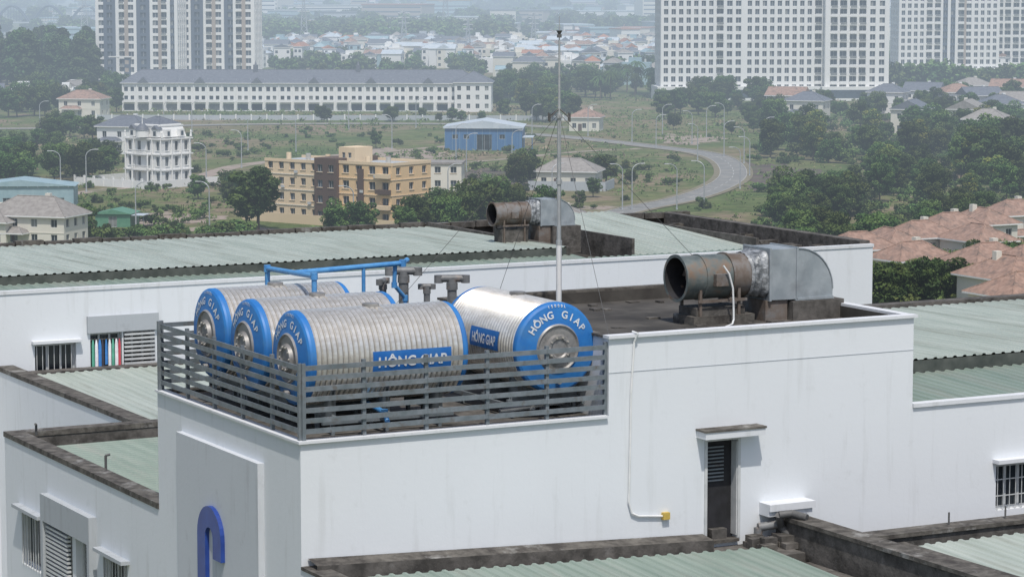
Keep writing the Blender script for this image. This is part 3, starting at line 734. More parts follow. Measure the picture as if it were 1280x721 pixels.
for x in (.2,2.9,Wd-2.9,Wd-.2):
    for f in range(3): mb.cyl((x,-.22,3.4*f+.25),(x,-.22,3.4*f+3.3),.2,.17,10,FW)
for x in (3.1,7.9): mb.cyl((x,-1.0,0),(x,-1.0,3.3),.24,.2,10,FW); mb.cyl((x,-1.0,3.7),(x,-1.0,6.7),.2,.18,10,FW)
for y in (2.8,5.7,8.3): mb.cyl((Wd+.2,y,0),(Wd+.2,y,10.1),.2,.17,10,FW)
mb.prism([(0.6,10.65),(1.8,13.0),(Wd-1.8,13.0),(Wd-.6,10.65)],.8,Dp-.8,FW)
mb.box(1.6,Wd-1.6,.7,Dp-.7,13.003,13.3,FW); hip(mb,2.0,Wd-2.0,1.2,Dp-1.2,13.5,1.5,'slate',over=.1)
mb.cyl((Wd/2,-.3,10.66),(Wd/2,-.3,12.2),1.5,1.45,20,FW); mb.cyl((Wd/2,-.3,12.2),(Wd/2,-.3,12.9),1.6,1.2,20,'slate'); mb.cyl((Wd/2,-.3,12.9),(Wd/2,-.3,13.6),1.2,.5,20,'slate'); mb.cyl((Wd/2,-.3,13.6),(Wd/2,-.3,15.2),.15,.03,6,FW)
for k,x in enumerate((2.2,Wd-2.2)):
    mb.box(x-.8,x+.8,-.1,1.4,10.66,12.4,FW); mb.box(x-.4,x+.4,-.13,-.1,11.0,12.0,'glassb'); mb.prism([(x-1,12.403),(x,13.3),(x+1,12.403)],-.25,1.5,'slate')
for y in (2,6.2): mb.box(Wd-.9,Wd+.1,y-.7,y+.7,10.66,12.4,FW); mb.box(Wd+.1,Wd+.13,y-.35,y+.35,11.0,12.0,'glassb')
for x in (0,Wd):
    for y in (0,Dp): mb.cyl((x,y,10.63),(x,y,11.7),.3,.15,8,FW); mb.cyl((x,y,11.7),(x,y,12.2),.22,.02,8,FW)
for i in range(4):
    c=Wd/4*(i+.5)
    for f in range(3):
        P=[(c+.68*math.cos(R(a)),-.06,3.0+3.4*f+.3*math.sin(R(a))) for a in range(180,-1,-30)]
        mb.tube(P,.07,5,FW)
mb.obj('white_villa',matrix=m); excl(m@Vector((5,4,0)),11)
mb=MB()
mb.box(-8,16,-8,-7.75,0,1.7,FW); mb.box(15.75,16,-7.75,16,0,1.7,FW); mb.box(-8,-7.75,-7.75,16,0,1.7,FW)
for i in range(9): mb.box(-8.1+i*3,-7.7+i*3,-8.1,-7.65,0,2.2,FW)
mb.obj('villa_fence_wall',matrix=m)

def house(pix,z,ang,w,d,h,wall,roof,rh=2.6,floors=2,name='tile_roof_house',gable=False,nw=3):
    p=g(pix[0],pix[1],z); p=Vector((p.x,p.y,0)); m=frame_m(p,ang)@Matrix.Translation((-w/2,-d/2,0))
    mb=MB(); fh=h/floors
    sp={k:(lambda W,n=n:gwins(W,n,floors,fh,0,1.2,min(1.5,fh-1.2))) for k,n in (('f',nw),('r',max(1,nw-1)),('l',max(1,nw-1)))}
    block(mb,0,w,0,d,0,h,wall,sp,depth=.2)
    hip(mb,0,w,0,d,h+.22,rh,roof,gable=gable)
    if floors>1 and not gable: hip(mb,w*.1,w*.55,-2.2,.2,h*.5,.9,roof,over=.3)
    mb.box(w*.3,w*.3+1.1,-.08,-.003,0,2.2,'brown'); mb.box(-.05,w+.05,-.07,-.003,fh-.1,fh+.05,wall) if floors>1 else None
    if random.random()<.7: mb.box(w*.6,w*.6+.9,d*.55,d*.55+.9,h+rh*.4,h+rh+.7,wall)
    excl(p,max(w,d)*.6); return mb.obj(name,matrix=m)
house((45,246),8.3,-18,15,9,5.2,'cream','tileg',3.0,2,nw=4)
house((-10,270),5,-18,10,9,4.2,'cream','tileg',2.4,1)
p=g(35,262); mb=MB(); block(mb,-12,9,0,10,0,4.6,'plblue',{'f':lambda W:gwins(W,4,1,4,0,1.6,1.4)}); mb.prism([(-12.4,4.61),(-1.5,5.9),(9.4,4.61)],-.4,10.4,'plblue'); 
for x in range(-12,10,2): mb.box(x,x+.08,-.42,-.40,4.4,4.62,'wroof')
mb.obj('blue_roof_workshop',matrix=frame_m(p,4)); excl(p,14)
p=g(141,284); mb=MB(); block(mb,-3.3,3.3,0,6,0,2.4,'gshed',{'f':lambda W:[(2.5,4.1,.01,2.0)]}); mb.prism([(-3.6,2.42),(-3.6,2.5),(0,3.3),(3.6,2.5),(3.6,2.42)],-.4,6.4,'gshed'); mb.box(3.6,6,-.3,4,2.2,2.3,'wroof'); mb.cyl((5.8,0,0),(5.8,0,2.2),.06,.06,6,'rail')
mb.obj('green_shed',matrix=frame_m(p,-8)); excl(p,7)
house((160,146),9.5,-20,13,10,7,FW,'slate',2.6,2,nw=3)
house((105,116),8,-10,14,10,6,'cream','tile',2.6,2)
house((712,200),6.0,-12,13,9,3.6,'cream','tileg',2.6,1,nw=4)
mb=MB(); mb.box(-8,9,-6,-5.8,0,2,'greycon'); mb.box(8.8,9,-5.8,5,0,2,'greycon'); mb.obj('compound_wall',matrix=frame_m(g(712,236),-12))
house((733,134),7,-10,9,9,4,'cream','tile',2.4,1); house((700,262),3.5,-5,8,6,2.6,'cream','tileg',1.4,1)
p=g(556,188); mb=MB()
block(mb,0,20.5,0,16,0,6,'pblue',{'f':lambda W:[(8.5,12.5,.01,4.2),(2,3.5,3,4.2),(5,6.5,3,4.2),(14.5,16,3,4.2)]},glasses=('glass',))
mb.prism([(-.5,6.01),(-.5,6.2),(10.2,7.9),(21,6.2),(21,6.01)],-.5,16.5,'wroof')
for x in range(0,21,2): mb.box(x-.03,x+.03,-.06,-.003,0,6,'plblue')
mb.box(-.3,21,-.52,-.5,5.8,6.15,'wroof'); mb.box(20.6,23.5,-.2,8,3.4,3.6,'wroof'); mb.cyl((23.2,0,0),(23.2,0,3.4),.12,.12,6,'pblue')
mb.obj('blue_warehouse',matrix=frame_m(p,-3)); excl(p+Vector((10,8,0)),15)
# long row
p=g(153,139); mb=MB(); W_=122
def rw(W):
    o=[]
    for i in range(25):
        x=W/25*i
        for f in range(3):
            z=f*3.0+.25
            o+= [(x+.7,x+2.0,z+.5,z+2.0),(x+2.9,x+4.1,z+.5,z+2.0)] if f else [(x+.6,x+4.2,z,z+2.2)]
    return o
block(mb,0,W_,0,13,0,9.4,FW,{'f':rw,'l':lambda W:gwins(W,3,3,3,0,1.2,1.5),'r':lambda W:gwins(W,3,3,3,0,1.2,1.5)},depth=.35,frame=None,glasses=('glassb','glass','glassb','glass2'))
hip(mb,0,W_,0,13,9.65,4.3,'slate',over=.7)
for i in range(26): 
    x=min(W_/25*i,W_-.3); mb.box(x,x+.3,-.28,-.003,0,9.2,FW)
    mb.box(x,x+.2,1,1.2,10.2,11.0,'greycon')
for i in range(25):
    x=W_/25*i; mb.box(x+.5,x+4.3,-1.2,-.003,3.05,3.2,FW); mb.box(x+.5,x+4.3,-1.2,-1.1,3.2,4.0,FW)
    if i%4==1: mb.prism([(x+.5,9.7),(x+2.4,11.6),(x+4.3,9.7)],-.8,5,'slate')
for x in (W_*.37,W_*.66): mb.box(x-.7,x+.7,5,7,12.5,15.6,'slate'); mb.cyl((x,6,15.6),(x,6,17.2),.5,.02,4,'slate')
block(mb,W_-8,W_+4.5,-2.5,11,0,9.8,FW,{'f':lambda W:gwins(W,4,3,3,.3,1.3,1.6),'r':lambda W:gwins(W,4,3,3,.3,1.2,1.6)},depth=.3); hip(mb,W_-8,W_+4.5,-2.5,11,10.05,3.6,'slate')
mb.obj('townhouse_row',matrix=frame_m(p,-2))
for k in range(9): excl(p+Vector((14*k+4,5,0)),9)
mb=MB(); mb.box(-5,150,-.15,.15,0,1.6,'greycon')
for i in range(32): mb.box(-5+i*5-.2,-5+i*5+.2,-.25,.25,0,1.9,FW)
mb.obj('boundary_wall',matrix=frame_m(g(140,150),-2))
p=g(137,112); mb=MB(); block(mb,0,9,0,12,0,13,'wall_d',{'f':lambda W:gwins(W,3,4,3.1,0,1.8,1.8),'l':lambda W:gwins(W,3,4,3.1,0,1.8,1.8)}); mb.box(-.4,9.4,-.4,12.4,13.003,13.5,'wall_w'); mb.obj('office_block',matrix=frame_m(p,-10)); excl(p,10)
for i,(u,v) in enumerate([(1072,286),(1112,281),(1150,272),(1188,262),(1228,256),(1268,246),(1140,298),(1222,276)]):
    house((u,v+3),8.6,28+random.uniform(-3,3)+(90 if i%3==1 else 0),9.5,7,6,'cream','tile',2.3,2)
for i,(u,v) in enumerate([(1236,302),(1262,318),(1290,304),(1282,338),(1310,320)]):
    house((u,v+4),8.6,28+(90 if i==1 else 0),11,9,6,'cream','tile',2.7,2)
for i,(u,v) in enumerate([(1140,128),(1196,108),(1225,112),(1250,122),(1276,118),(1215,100),(1262,102),(1110,108),(1155,106),(1235,140),(985,112),(1010,118),(1210,128)]):
    house((u,v),9,random.choice([-20,15,70]),12,10,7,random.choice([FW,'cream',FW]),random.choice(['slate','tileg','slate','tile']),2.6,2,gable=i%2==0)

# ------------------------------------------------------------------ towers
def tower(name,pos,ang,cols,D,floors,fh,mats,side_cols=None):
    mb=MB(); W=sum(c[0] for c in cols); Hh=floors*fh
    mb.box(.5,W-.5,.5,D-.5,0,Hh,'glassb')
    def face_cols(T,cl):
        old=mb.T; mb.T=T; x=0
        for w,t in cl:
            if t in 'pdt':
                mm={'p':mats[0],'d':mats[1],'t':mats[2]}[t]; pr={'p':-.15,'d':-.02,'t':-.08}[t]
                mb.box(x,x+w,pr,.7,0,Hh+.5,mm)
            else:
                for f in range(floors+1):
                    z=f*fh
                    mb.box(x,x+w,.06,.62,z-.4,z+.75,mats[0] if (t!='x') else mats[1])
                    if t=='b' and f<floors and f>0: mb.box(x+.1,x+w-.1,-1.0,.05,z-.1,z+.06,mats[0]); mb.box(x+.1,x+w-.1,-1.0,-.92,z+.06,z+1.0,'glass2' if f%2 else mats[0])
                    if f<floors and random.random()<.25: mb.box(x+.15,x+w*.5,.42,.49,z+.76,z+fh-.5,'glass2')
                mb.box(x+w/2-.05,x+w/2+.05,.3,.49,0,Hh,'frame')
                if t=='b':
                    for f in range(0,floors):
                        if random.random()<.4: mb.box(x+.4,x+1.2,-.8,-.3,f*fh+.1,f*fh+.8,'wall_w')
            x+=w
        mb.T=old
    face_cols(Matrix.Identity(4),cols)
    sc_=side_cols or [(1.2,'p')]+[(2,'w'),(1.6,'p')]*int((D-1.2)/3.6)
    k=D/sum(c[0] for c in sc_); sc_=[(w*k,t) for w,t in sc_]
    for s in 'rl':
        T,_=sideT(s,0,W,0,D); face_cols(T,sc_)
    T,_=sideT('b',0,W,0,D); face_cols(T,[(4*W/(4*round(W/4)) ,'p' if i%2 else 'w') for i in range(round(W/4))])
    mb.box(.6,W-.6,.6,D-.6,Hh,Hh+2.5,mats[0]); mb.box(W*.3,W*.6,D*.2,D*.8,Hh+2.5,Hh+7,mats[0])
    mb.box(-1.5,W+1.5,-2.5,D,0,5.2,mats[0]); mb.box(-1.0,W+1.0,-2.56,-2.5,1.0,4.0,'glassb')
    ob=mb.obj(name,matrix=frame_m(pos,ang)); c=ob.matrix_world@Vector((W/2,D/2,0)); excl(c,W*.45)
    return ob
mw=('wall_w','wall_d','wall_t')
lc=[(1.2,'p'),(2.0,'w'),(1.4,'d'),(2.2,'x'),(1.4,'d'),(1.4,'p'),(2.2,'b'),(1.6,'t'),(2.2,'w'),(1.2,'p'),(1.6,'d'),(2.3,'x'),(1.6,'d'),(1.2,'p'),(2.2,'w'),(1.4,'t'),(2.2,'b'),(1.4,'p'),(1.7,'x'),(1.2,'p')]
tower('apartment_tower',g(121,112),-5,lc,22,34,3.15,mw)
lc2=[(1.2,'p'),(2.3,'w'),(1.0,'p'),(1.5,'d'),(2.2,'x'),(1.5,'d'),(1.1,'p'),(2.4,'b'),(1.6,'t'),(2.3,'w'),(1.2,'p'),(1.5,'d'),(2.2,'x'),(1.2,'p'),(2.4,'b'),(1.6,'t'),(2.2,'w'),(1.4,'p')]
tower('apartment_tower',g(226,110),-3,lc2,22,33,3.15,mw)
rc=[(1.0,'p')]+[(1.6,'w'),(1.2,'p')]*7+[(2.6,'b'),(1.3,'p'),(2.0,'w'),(1.3,'p'),(2.0,'w'),(2.4,'p')]+[(1.6,'w'),(1.2,'p')]*9+[(2.6,'b'),(1.2,'p')]
tower('apartment_tower',g(826,126),4,rc,18,32,3.1,mw)
rc2=[(1.8,'p'),(2.6,'b'),(.9,'p'),(2.6,'b'),(1.1,'p'),(2.6,'b'),(.9,'p'),(2.6,'b'),(1.5,'p'),(2.0,'w'),(1.5,'p'),(2.0,'w'),(1.6,'p')]
tower('apartment_tower',g(1031,126),4,rc2,18,32,3.1,mw)
rc3=[(1.0,'p')]+[(1.6,'w'),(1.2,'p')]*4+[(2.6,'b'),(1.1,'p'),(2.6,'b'),(1.1,'p')]+[(2.1,'x'),(1.3,'p')]*2+[(2.6,'b'),(1.1,'t'),(2.2,'w'),(1.4,'p')]+[(1.6,'w'),(1.2,'p')]*4
tower('apartment_tower',g(1123,100),3,rc3,20,34,3.1,mw)
tower('apartment_tower',g(1240,98),-4,rc2+rc3,20,36,3.1,mw)

# ------------------------------------------------------------------ distant town
mb=MB(); RC=['slate','slate','tile2','tileg','tileg','wroof','plblue','wroof','tile']
pl_=[]
for i in range(620):
    u=random.uniform(325,830); v=random.choice([random.uniform(62,92),random.uniform(66,88)])
    if 160<u<620 and v>86: continue
    pl_.append((u,v))
for i in range(90): pl_.append((random.uniform(1120,1290),random.uniform(84,100)))
for i in range(8): pl_.append((random.uniform(-20,130),random.uniform(122,135)))
for i in range(50): pl_.append((random.uniform(640,830),random.uniform(88,108)))
for (u,v) in pl_:
    p=g(u,v); w=random.uniform(4.5,9); d=random.uniform(8,14); h=random.choice([4,6.5,7,9.5,10]) if v<112 else random.choice([3.5,6])
    mb.T=frame_m(p,random.choice([0,8,-12,80])); wl=random.choice([FW,FW,'cream','greycon',FW,'plblue'])
    mb.box(-w/2,w/2,0,d,0,h,wl)
    if h>5:
        for f in range(int(h/3.1)):
            mb.box(-w/2+.6,-w/2+1.9,-.03,-.003,f*3.1+1,f*3.1+2.4,'glass'); mb.box(w/2-1.9,w/2-.6,-.03,-.003,f*3.1+1,f*3.1+2.4,'glass')
    if random.random()<.6: hip(mb,-w/2,w/2,0,d,h+.22,random.uniform(1.3,2.2),random.choice(RC),over=.4,gable=random.random()<.5)
    else: mb.box(-w/4,w/4,d*.3,d*.7,h+.003,h+2,wl); mb.cyl((w*.3,d*.2,h),(w*.3,d*.2,h+1.4),.5,.5,8,'steel')
mb.T=Matrix.Identity(4)
mb.obj('distant_houses')
mb=MB()
for i in range(230):
    v=random.uniform(-8,56); u=random.uniform(-30,1310); p=g(u,max(v,-12))
    sz=random.uniform(.6,1.6); w=random.uniform(15,60)*sz; d=random.uniform(15,40); h=random.choice([6,8,10,14,20])*random.uniform(.8,1.2)
    if random.random()<.12: w=18; h=random.uniform(35,65)
    if v>40: w*=.5; h=min(h,10)
    mb.T=frame_m(p,random.uniform(-25,25)); wl=random.choice([FW,FW,'cream','plblue','greycon','wall_t'])
    mb.box(-w/2,w/2,0,d,0,h,wl)
    for f in range(int(h/4)): mb.box(-w/2+1,w/2-1,-.05,-.003,f*4+1.5,f*4+2.8,'glassb')
    mb.box(-w/2-.5,w/2+.5,-.5,d+.5,h+.003,h+.8,random.choice(['wroof','plblue','slate','tile2','greycon']))
mb.T=Matrix.Identity(4)
mb.obj('distant_factories')
mb=MB(); p=g(-5,42)
for k in range(3):
    x0=k*30
    for y in (0,9):
        pts=[(x0+27*i/12-1,y,9+13*math.sin(math.pi*i/12)) for i in range(13)]; mb.tube(pts,.7,6,'wall_d')
        for i in range(1,12): mb.cyl(pts[i],(pts[i][0],y,9),.15,.15,5,'wall_d')
    mb.box(x0-3.5,x0-1.5,0,9,0,8,'greycon')
mb.box(-60,150,-1,10,8,9,'greycon'); mb.obj('arch_bridge',matrix=frame_m(p,0))
def pylon(u,v,h):
    mb=MB(); w=h*.09
    for sx in (-1,1):
        for sy in (-1,1): mb.cyl((sx*w,sy*w,0),(sx*w*.15,sy*w*.15,h),.22,.15,5,'mast')
    n=8
    for i in range(n):
        a=h*i/n;b=h*(i+1)/n;wa=w*(1-.85*i/n);wb=w*(1-.85*(i+1)/n)
        for sy in (-1,1): mb.cyl((-wa,sy*wa,a),(wb,sy*wb,b),.12,.12,4,'mast'); mb.cyl((wa,sy*wa,a),(-wb,sy*wb,b),.12,.12,4,'mast')
    for f in (.72,.84,.95): mb.cyl((-h*.13,0,h*f),(h*.13,0,h*f),.2,.2,5,'mast'); mb.cyl((-h*.13,0,h*f),(0,0,h*f+h*.04),.12,.12,4,'mast'); mb.cyl((h*.13,0,h*f),(0,0,h*f+h*.04),.12,.12,4,'mast')
    mb.obj('transmission_tower',matrix=frame_m(g(u,v),10))
pylon(557,50,38); pylon(380,60,32); pylon(106,60,36); pylon(505,70,26); pylon(667,66,24); pylon(585,72,22)

# ------------------------------------------------------------------ vegetation
def leaves(cent,rad,cnt,size,rg,flat_=.75):
    n=cnt; d=rg.normal(size=(n,3)); d/=np.linalg.norm(d,axis=1)[:,None]
    rr=rad*(.55+.55*rg.random(n)**.6); c=cent+d*rr[:,None]*np.array([1,1,flat_])
    nrm=d*.6+rg.normal(size=(n,3))*.7+np.array([0,0,.5]); nrm/=np.linalg.norm(nrm,axis=1)[:,None]
    a=np.cross(nrm,rg.normal(size=(n,3))); a/=np.linalg.norm(a,axis=1)[:,None]; b=np.cross(nrm,a)
    s=size*(.6+.8*rg.random(n))[:,None]
    return np.stack([c-a*s,c-b*s*.55,c+a*s,c+b*s*.55],axis=1), d
def mesh_from(name,mb,LV,LMI,mats):
    V=list(mb.V);F=list(mb.F);MI=list(mb.MI); nb=len(mb.mats)
    LV=np.concatenate(LV); b=len(V); n=len(LV)
    me=bpy.data.meshes.new(name)
    allv=np.concatenate([np.array(V).reshape(-1,3),LV.reshape(-1,3)]) if V else LV.reshape(-1,3)
    faces=F+[(b+4*i,b+4*i+1,b+4*i+2,b+4*i+3) for i in range(n)]
    me.from_pydata(allv.tolist(),[],faces)
    for m in mb.mats+mats: me.materials.append(m)
    me.polygons.foreach_set('material_index',MI+[nb+int(k) for k in np.concatenate(LMI)]); me.update(); return me
def tree_mesh(seed,h,cr,nl,size,mats,kind='round'):
    rg=np.random.default_rng(seed); rd=random.Random(seed); mb=MB()
    th=h*{'round':.26,'wide':.24,'tall':.25,'bush':.05}[kind]
    top=Vector((rd.uniform(-.3,.3),rd.uniform(-.3,.3),th)); mb.cyl((0,0,-.3),top,h*.026,h*.018,7,'bark',False)
    nc={'round':18,'wide':20,'tall':14,'bush':9}[kind]; LV=[];LI=[]
    lop=rd.uniform(0,6.28)
    for i in range(nc):
        a=i*2.4+rd.uniform(-.5,.5)
        if kind=='tall': f=i/nc; q=cr*(1-.75*f)*rd.uniform(.25,.8); z=h*(.28+.68*f); cr_=cr*(.55-.3*f)+.25
        elif kind=='bush': q=cr*math.sqrt(rd.random())*.75; z=h*rd.uniform(.2,.75)*(1-.5*(q/cr)**2); cr_=cr*rd.uniform(.25,.42)
        else:
            f=(i+.5)/nc; zz=.30+.58*f; env=math.sin(math.pi*min(1,max(0.08,(zz-.16)/.84)))**.7
            q=cr*env*rd.uniform(.35,.85)*(1+.25*math.cos(a-lop)); z=h*(zz+rd.uniform(-.04,.05)); cr_=cr*rd.uniform(.24,.42)
        c=Vector((q*math.cos(a),q*math.sin(a),z))
        if kind!='bush': mb.cyl(top if z>th else (0,0,z*.8),c,h*.011,h*.003,5,'bark',False)
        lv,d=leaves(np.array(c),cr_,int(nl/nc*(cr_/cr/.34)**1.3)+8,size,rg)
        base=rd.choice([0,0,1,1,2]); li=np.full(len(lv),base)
        up=d[:,2]>.35; li=np.where(up & (rg.random(len(lv))<.75),np.minimum(li+1,2),li); li=np.where((d[:,2]<-.3),0,li)  # crown shading put into leaf colour: upper leaves lighter, undersides dark
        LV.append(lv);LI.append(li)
    return mesh_from('tree_mesh_%d'%seed,mb,LV,LI,mats)
TM=[]
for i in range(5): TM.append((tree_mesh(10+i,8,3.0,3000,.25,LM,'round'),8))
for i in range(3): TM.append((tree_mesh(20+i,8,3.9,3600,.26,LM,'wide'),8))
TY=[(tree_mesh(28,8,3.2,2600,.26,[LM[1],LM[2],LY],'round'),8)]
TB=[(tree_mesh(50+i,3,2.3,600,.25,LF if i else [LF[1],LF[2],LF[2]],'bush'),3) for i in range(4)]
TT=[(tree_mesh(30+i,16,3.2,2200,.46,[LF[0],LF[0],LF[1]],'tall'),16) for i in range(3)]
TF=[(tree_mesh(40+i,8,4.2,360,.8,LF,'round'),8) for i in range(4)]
mbp=MB(); mbp.tube([(0,0,-.2),(.1,0,2.5),(.3,.1,5),(.35,.1,7)],.16,7,'bark'); rp=random.Random(3)
for i in range(16):
    a=2*math.pi*i/16; el=rp.uniform(-.2,.9); prev=Vector((.35,.1,7)); 
    for k in range(6):
        f=(k+1)/6; q=Vector((.35+2.6*f*math.cos(a),.1+2.6*f*math.sin(a),7+el*2.0*f-2.4*f*f)); sd=Vector((-math.sin(a),math.cos(a),0))*(.42*(1-abs(f-.4)))
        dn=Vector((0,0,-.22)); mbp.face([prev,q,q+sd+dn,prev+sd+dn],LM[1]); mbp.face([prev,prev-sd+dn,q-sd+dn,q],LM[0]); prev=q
palm=mbp.obj('palm_tree',matrix=frame_m(g(752,122),0)).data
def ok(x,y,r=0):
    for (a,b,c) in EXC:
        if (x-a)**2+(y-b)**2<(c+r)**2: return False
    for pts,w in ROADS:
        for p in pts[::2]:
            if (x-p.x)**2+(y-p.y)**2<(w+r+2)**2: return False
    return True
def tree(x,y,h,lib=TM,name='broadleaf_tree',parent=None):
    me,h0=random.choice(lib); ob=bpy.data.objects.new(name,me); COL.objects.link(ob); k=h/h0*1.0
    ob.matrix_world=Matrix.Translation((x,y,0))@Matrix.Rotation(random.uniform(0,6.28),4,'Z')@Matrix.Diagonal((k*random.uniform(.85,1.25),k*random.uniform(.85,1.25),k,1))
    if parent: ob.parent=parent
    return ob
def scatter(u0,u1,v0,v1,n,h0,h1,lib=TM,name='broadleaf_tree',parent=None,r=2.0,ylw=.08):
    c=0;tries=0
    while c<n and tries<n*6:
        tries+=1; p=g(random.uniform(u0,u1),random.uniform(v0,v1))
        if not ok(p.x,p.y,r): continue
        L_=TY if (lib is TM and random.random()<ylw) else lib
        tree(p.x,p.y,random.uniform(h0,h1),L_,name,parent); c+=1
F1=empty('distant_forest'); scatter(-60,122,98,118,100,17,26,TT,'forest_tree',F1,r=-2)
scatter(815,1130,132,150,46,5,9); scatter(870,960,128,136,8,8,12); scatter(1120,1290,130,165,42,6,10)
scatter(960,1290,160,205,48,5,11); scatter(840,960,146,172,7,4,7)
scatter(960,1060,242,290,20,5,9); scatter(1060,1290,225,258,26,5,9); scatter(1075,1290,205,225,12,5,9); scatter(1200,1290,205,250,12,9,13)
scatter(1085,1270,360,400,26,6,8.5); scatter(1000,1100,296,330,10,5,8); scatter(1150,1300,268,320,20,4,7,r=-1)
scatter(1260,1300,380,400,4,6,8)
scatter(-20,150,205,240,22,6,9); scatter(60,125,168,182,8,6,8); scatter(-20,70,186,204,6,5,8)
scatter(235,310,232,262,5,3,6); scatter(540,700,272,300,17,6,9); scatter(640,760,225,240,6,5,8)
scatter(620,720,112,150,24,7,11); scatter(620,830,96,124,40,7,11)
scatter(640,690,150,160,3,8,10); scatter(330,620,150,154,10,3,6); scatter(-20,150,118,150,34,6,11)
scatter(300,600,210,262,5,2,5); scatter(700,900,200,262,6,2,4.5)
for (u,v,h) in ((322,288,12),(308,284,8),(432,298,7),(456,297,6.5),(417,296,5.5),(517,302,8.5),(505,304,7),(470,186,5),(655,226,8),(648,228,7),(746,228,6),(105,300,7),(20,304,5),(85,300,5),(570,296,8),(606,292,10)):
    p=g(u,v); tree(p.x,p.y,h)
for k in range(16):
    p=g(random.uniform(735,830),random.uniform(108,128)); ob=bpy.data.objects.new('palm_tree',palm); COL.objects.link(ob); ob.matrix_world=frame_m(p,random.uniform(0,360))@Matrix.Scale(random.uniform(1.1,1.5),4)
UB=empty('undergrowth')
scatter(940,1290,150,205,170,1.5,4,TB,'bush',UB,r=0); scatter(950,1290,240,300,120,1.5,3.6,TB,'bush',UB,r=0); scatter(1050,1290,205,240,50,1,2.4,TB,'bush',UB,r=0)
scatter(-20,330,170,300,120,1.0,2.8,TB,'bush',UB,r=0); scatter(540,900,165,300,80,.8,2.4,TB,'bush',UB,r=0)
scatter(1080,1290,300,400,120,2,4.5,TB,'bush',UB,r=0); scatter(95,320,282,306,60,1.5,3.2,TB,'bush',UB,r=0); scatter(250,560,160,200,40,.8,2.2,TB,'bush',UB,r=0)
F2=empty('distant_woodland')
scatter(320,840,58,100,240,6,9,TF,'woodland_tree',F2,r=-100)
scatter(330,640,46,60,240,11,16,TF,'woodland_tree',F2,r=-100)
scatter(-40,1320,20,50,380,10,17,TF,'woodland_tree',F2,r=-100)
scatter(-40,1320,-5,22,280,14,24,TF,'woodland_tree',F2,r=-100)
scatter(1110,1300,86,112,60,7,11,TF,'woodland_tree',F2,r=-100)
# wild scrub
N_=24000
U=rng.uniform(-230,230,N_); Y=rng.uniform(430,1080,N_)
keep=np.abs(U)<Y*.2+10
for a,b,c in EXC: keep&=((U-a)**2+(Y-b)**2)>(c*.85)**2
for ps,w in ROADS:
    for p in ps: keep&=((U-p.x)**2+(Y-p.y)**2)>(w+1.5)**2
U=U[keep];Y=Y[keep]; dens=np.sin(U*.045+np.sin(Y*.02)*2)+np.sin(Y*.03+U*.02)+rng.normal(0,.8,len(U)); k2=dens>-.6; U=U[k2];Y=Y[k2]; dens=dens[k2]
LV=[];LI=[]
for x,y,dn in zip(U,Y,dens):
    rad=rng.uniform(.3,1.0)*(1.0 if dn<.8 else 1.35)
    lv,d=leaves(np.array([x,y,rad*.3]),rad,9,rad*.38,rng,.5); LV.append(lv)
    dry=math.sin(x*.06+2)+math.sin(y*.035+x*.03)+rng.normal(0,.5)
    LI.append(np.full(len(lv),0 if dry<.4 else (1 if dry<1.0 else 2)))
me=mesh_from('wild_scrub_mesh',MB(),LV,LI,SC); COL.objects.link(bpy.data.objects.new('wild_scrub',me))

# ------------------------------------------------------------------ street lamps
mb=MB(); mb.cyl((0,0,0),(0,0,.5),.24,.2,8,'mast'); mb.cyl((0,0,.5),(0,0,7.6),.15,.1,8,'mast')
arcp=[(1.9*(1-math.cos(R(a))),0,7.6+1.5*math.sin(R(a))) for a in range(0,91,15)]; mb.tube(arcp,.09,6,'mast')
mb.box(1.8,2.7,-.18,.18,9.02,9.18,'frame'); lamp=mb.obj('street_lamp',matrix=frame_m(g(262,290),160)).data
for (u,v,a) in ((442,296,200),(76,242,190),(108,240,10),(258,230,180),(302,210,160),(310,188,20),(370,190,180),(490,186,180),(570,200,10),(583,215,10),(640,210,0),(690,262,30),(778,262,200),(846,262,200),(880,258,160),(905,196,10),(937,220,190),(925,236,200),(865,180,190),(820,186,10),(735,170,0),(905,168,180),(560,262,10),(170,290,0),(828,170,0),(955,190,10),(665,170,10),(436,162,10),(520,160,10),(205,165,10),(50,165,10),(790,262,20),(240,165,0),(872,200,200),(930,205,190),(790,178,10),(883,172,0)):
    ob=bpy.data.objects.new('street_lamp',lamp); COL.objects.link(ob); ob.matrix_world=frame_m(g(u,v),a)

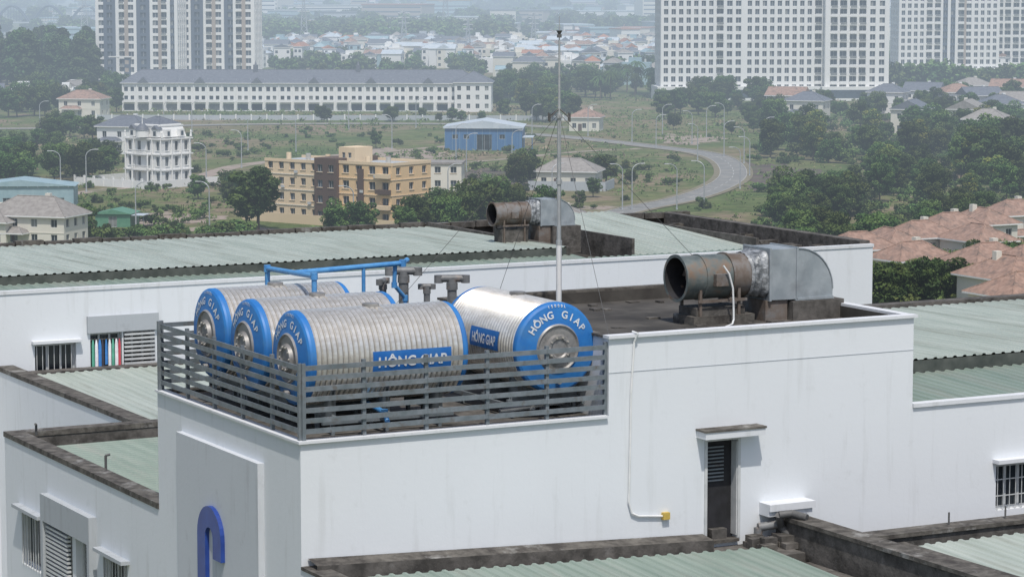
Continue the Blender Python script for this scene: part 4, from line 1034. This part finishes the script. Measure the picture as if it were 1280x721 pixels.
# ------------------------------------------------------------------ haze (box over the plain that glows in haze colour, in place of scattered light)
mb=MB(); hm=bpy.data.materials.new('haze_glow'); hm.use_nodes=True; nt=hm.node_tree; nt.nodes.clear()
o=nt.nodes.new('ShaderNodeOutputMaterial'); ab=nt.nodes.new('ShaderNodeVolumeAbsorption'); em=nt.nodes.new('ShaderNodeEmission'); ad=nt.nodes.new('ShaderNodeAddShader')
DEN=.00046
ab.inputs['Color'].default_value=(0,0,0,1); ab.inputs['Density'].default_value=DEN
em.inputs['Color'].default_value=(.52,.63,.75,1); em.inputs['Strength'].default_value=DEN
nt.links.new(ab.outputs[0],ad.inputs[0]); nt.links.new(em.outputs[0],ad.inputs[1]); nt.links.new(ad.outputs[0],o.inputs['Volume'])
mb.box(-5500,5500,300,13500,-2,200,hm); mb.obj('emissive_haze')

# ------------------------------------------------------------------ light
AZ=R(172); EL=R(61)
w=bpy.data.worlds.new('World'); sc.world=w; w.use_nodes=True; nt=w.node_tree
bg=nt.nodes['Background']; sky=nt.nodes.new('ShaderNodeTexSky'); sky.sky_type='NISHITA'; sky.sun_disc=False
sky.sun_elevation=EL; sky.sun_rotation=AZ; sky.dust_density=2.2; sky.air_density=1.0
nt.links.new(sky.outputs[0],bg.inputs[0]); bg.inputs[1].default_value=.12
sd=Vector((math.sin(AZ)*math.cos(EL),math.cos(AZ)*math.cos(EL),math.sin(EL)))
sl=bpy.data.lights.new('sun','SUN'); sl.energy=3.1; sl.angle=R(.7); sl.color=(1,.955,.88)
so=bpy.data.objects.new('sun',sl); COL.objects.link(so); so.rotation_euler=sd.to_track_quat('Z','Y').to_euler()
cam=bpy.data.cameras.new('camera'); cam.sensor_width=36; cam.lens=FP/1280*36; cam.clip_start=1; cam.clip_end=30000
co=bpy.data.objects.new('camera',cam); COL.objects.link(co); co.location=(0,0,HC); co.rotation_euler=(math.pi/2-PITCH,0,0); sc.camera=co
sc.view_settings.view_transform='Standard'; sc.view_settings.look='None'; sc.view_settings.exposure=0
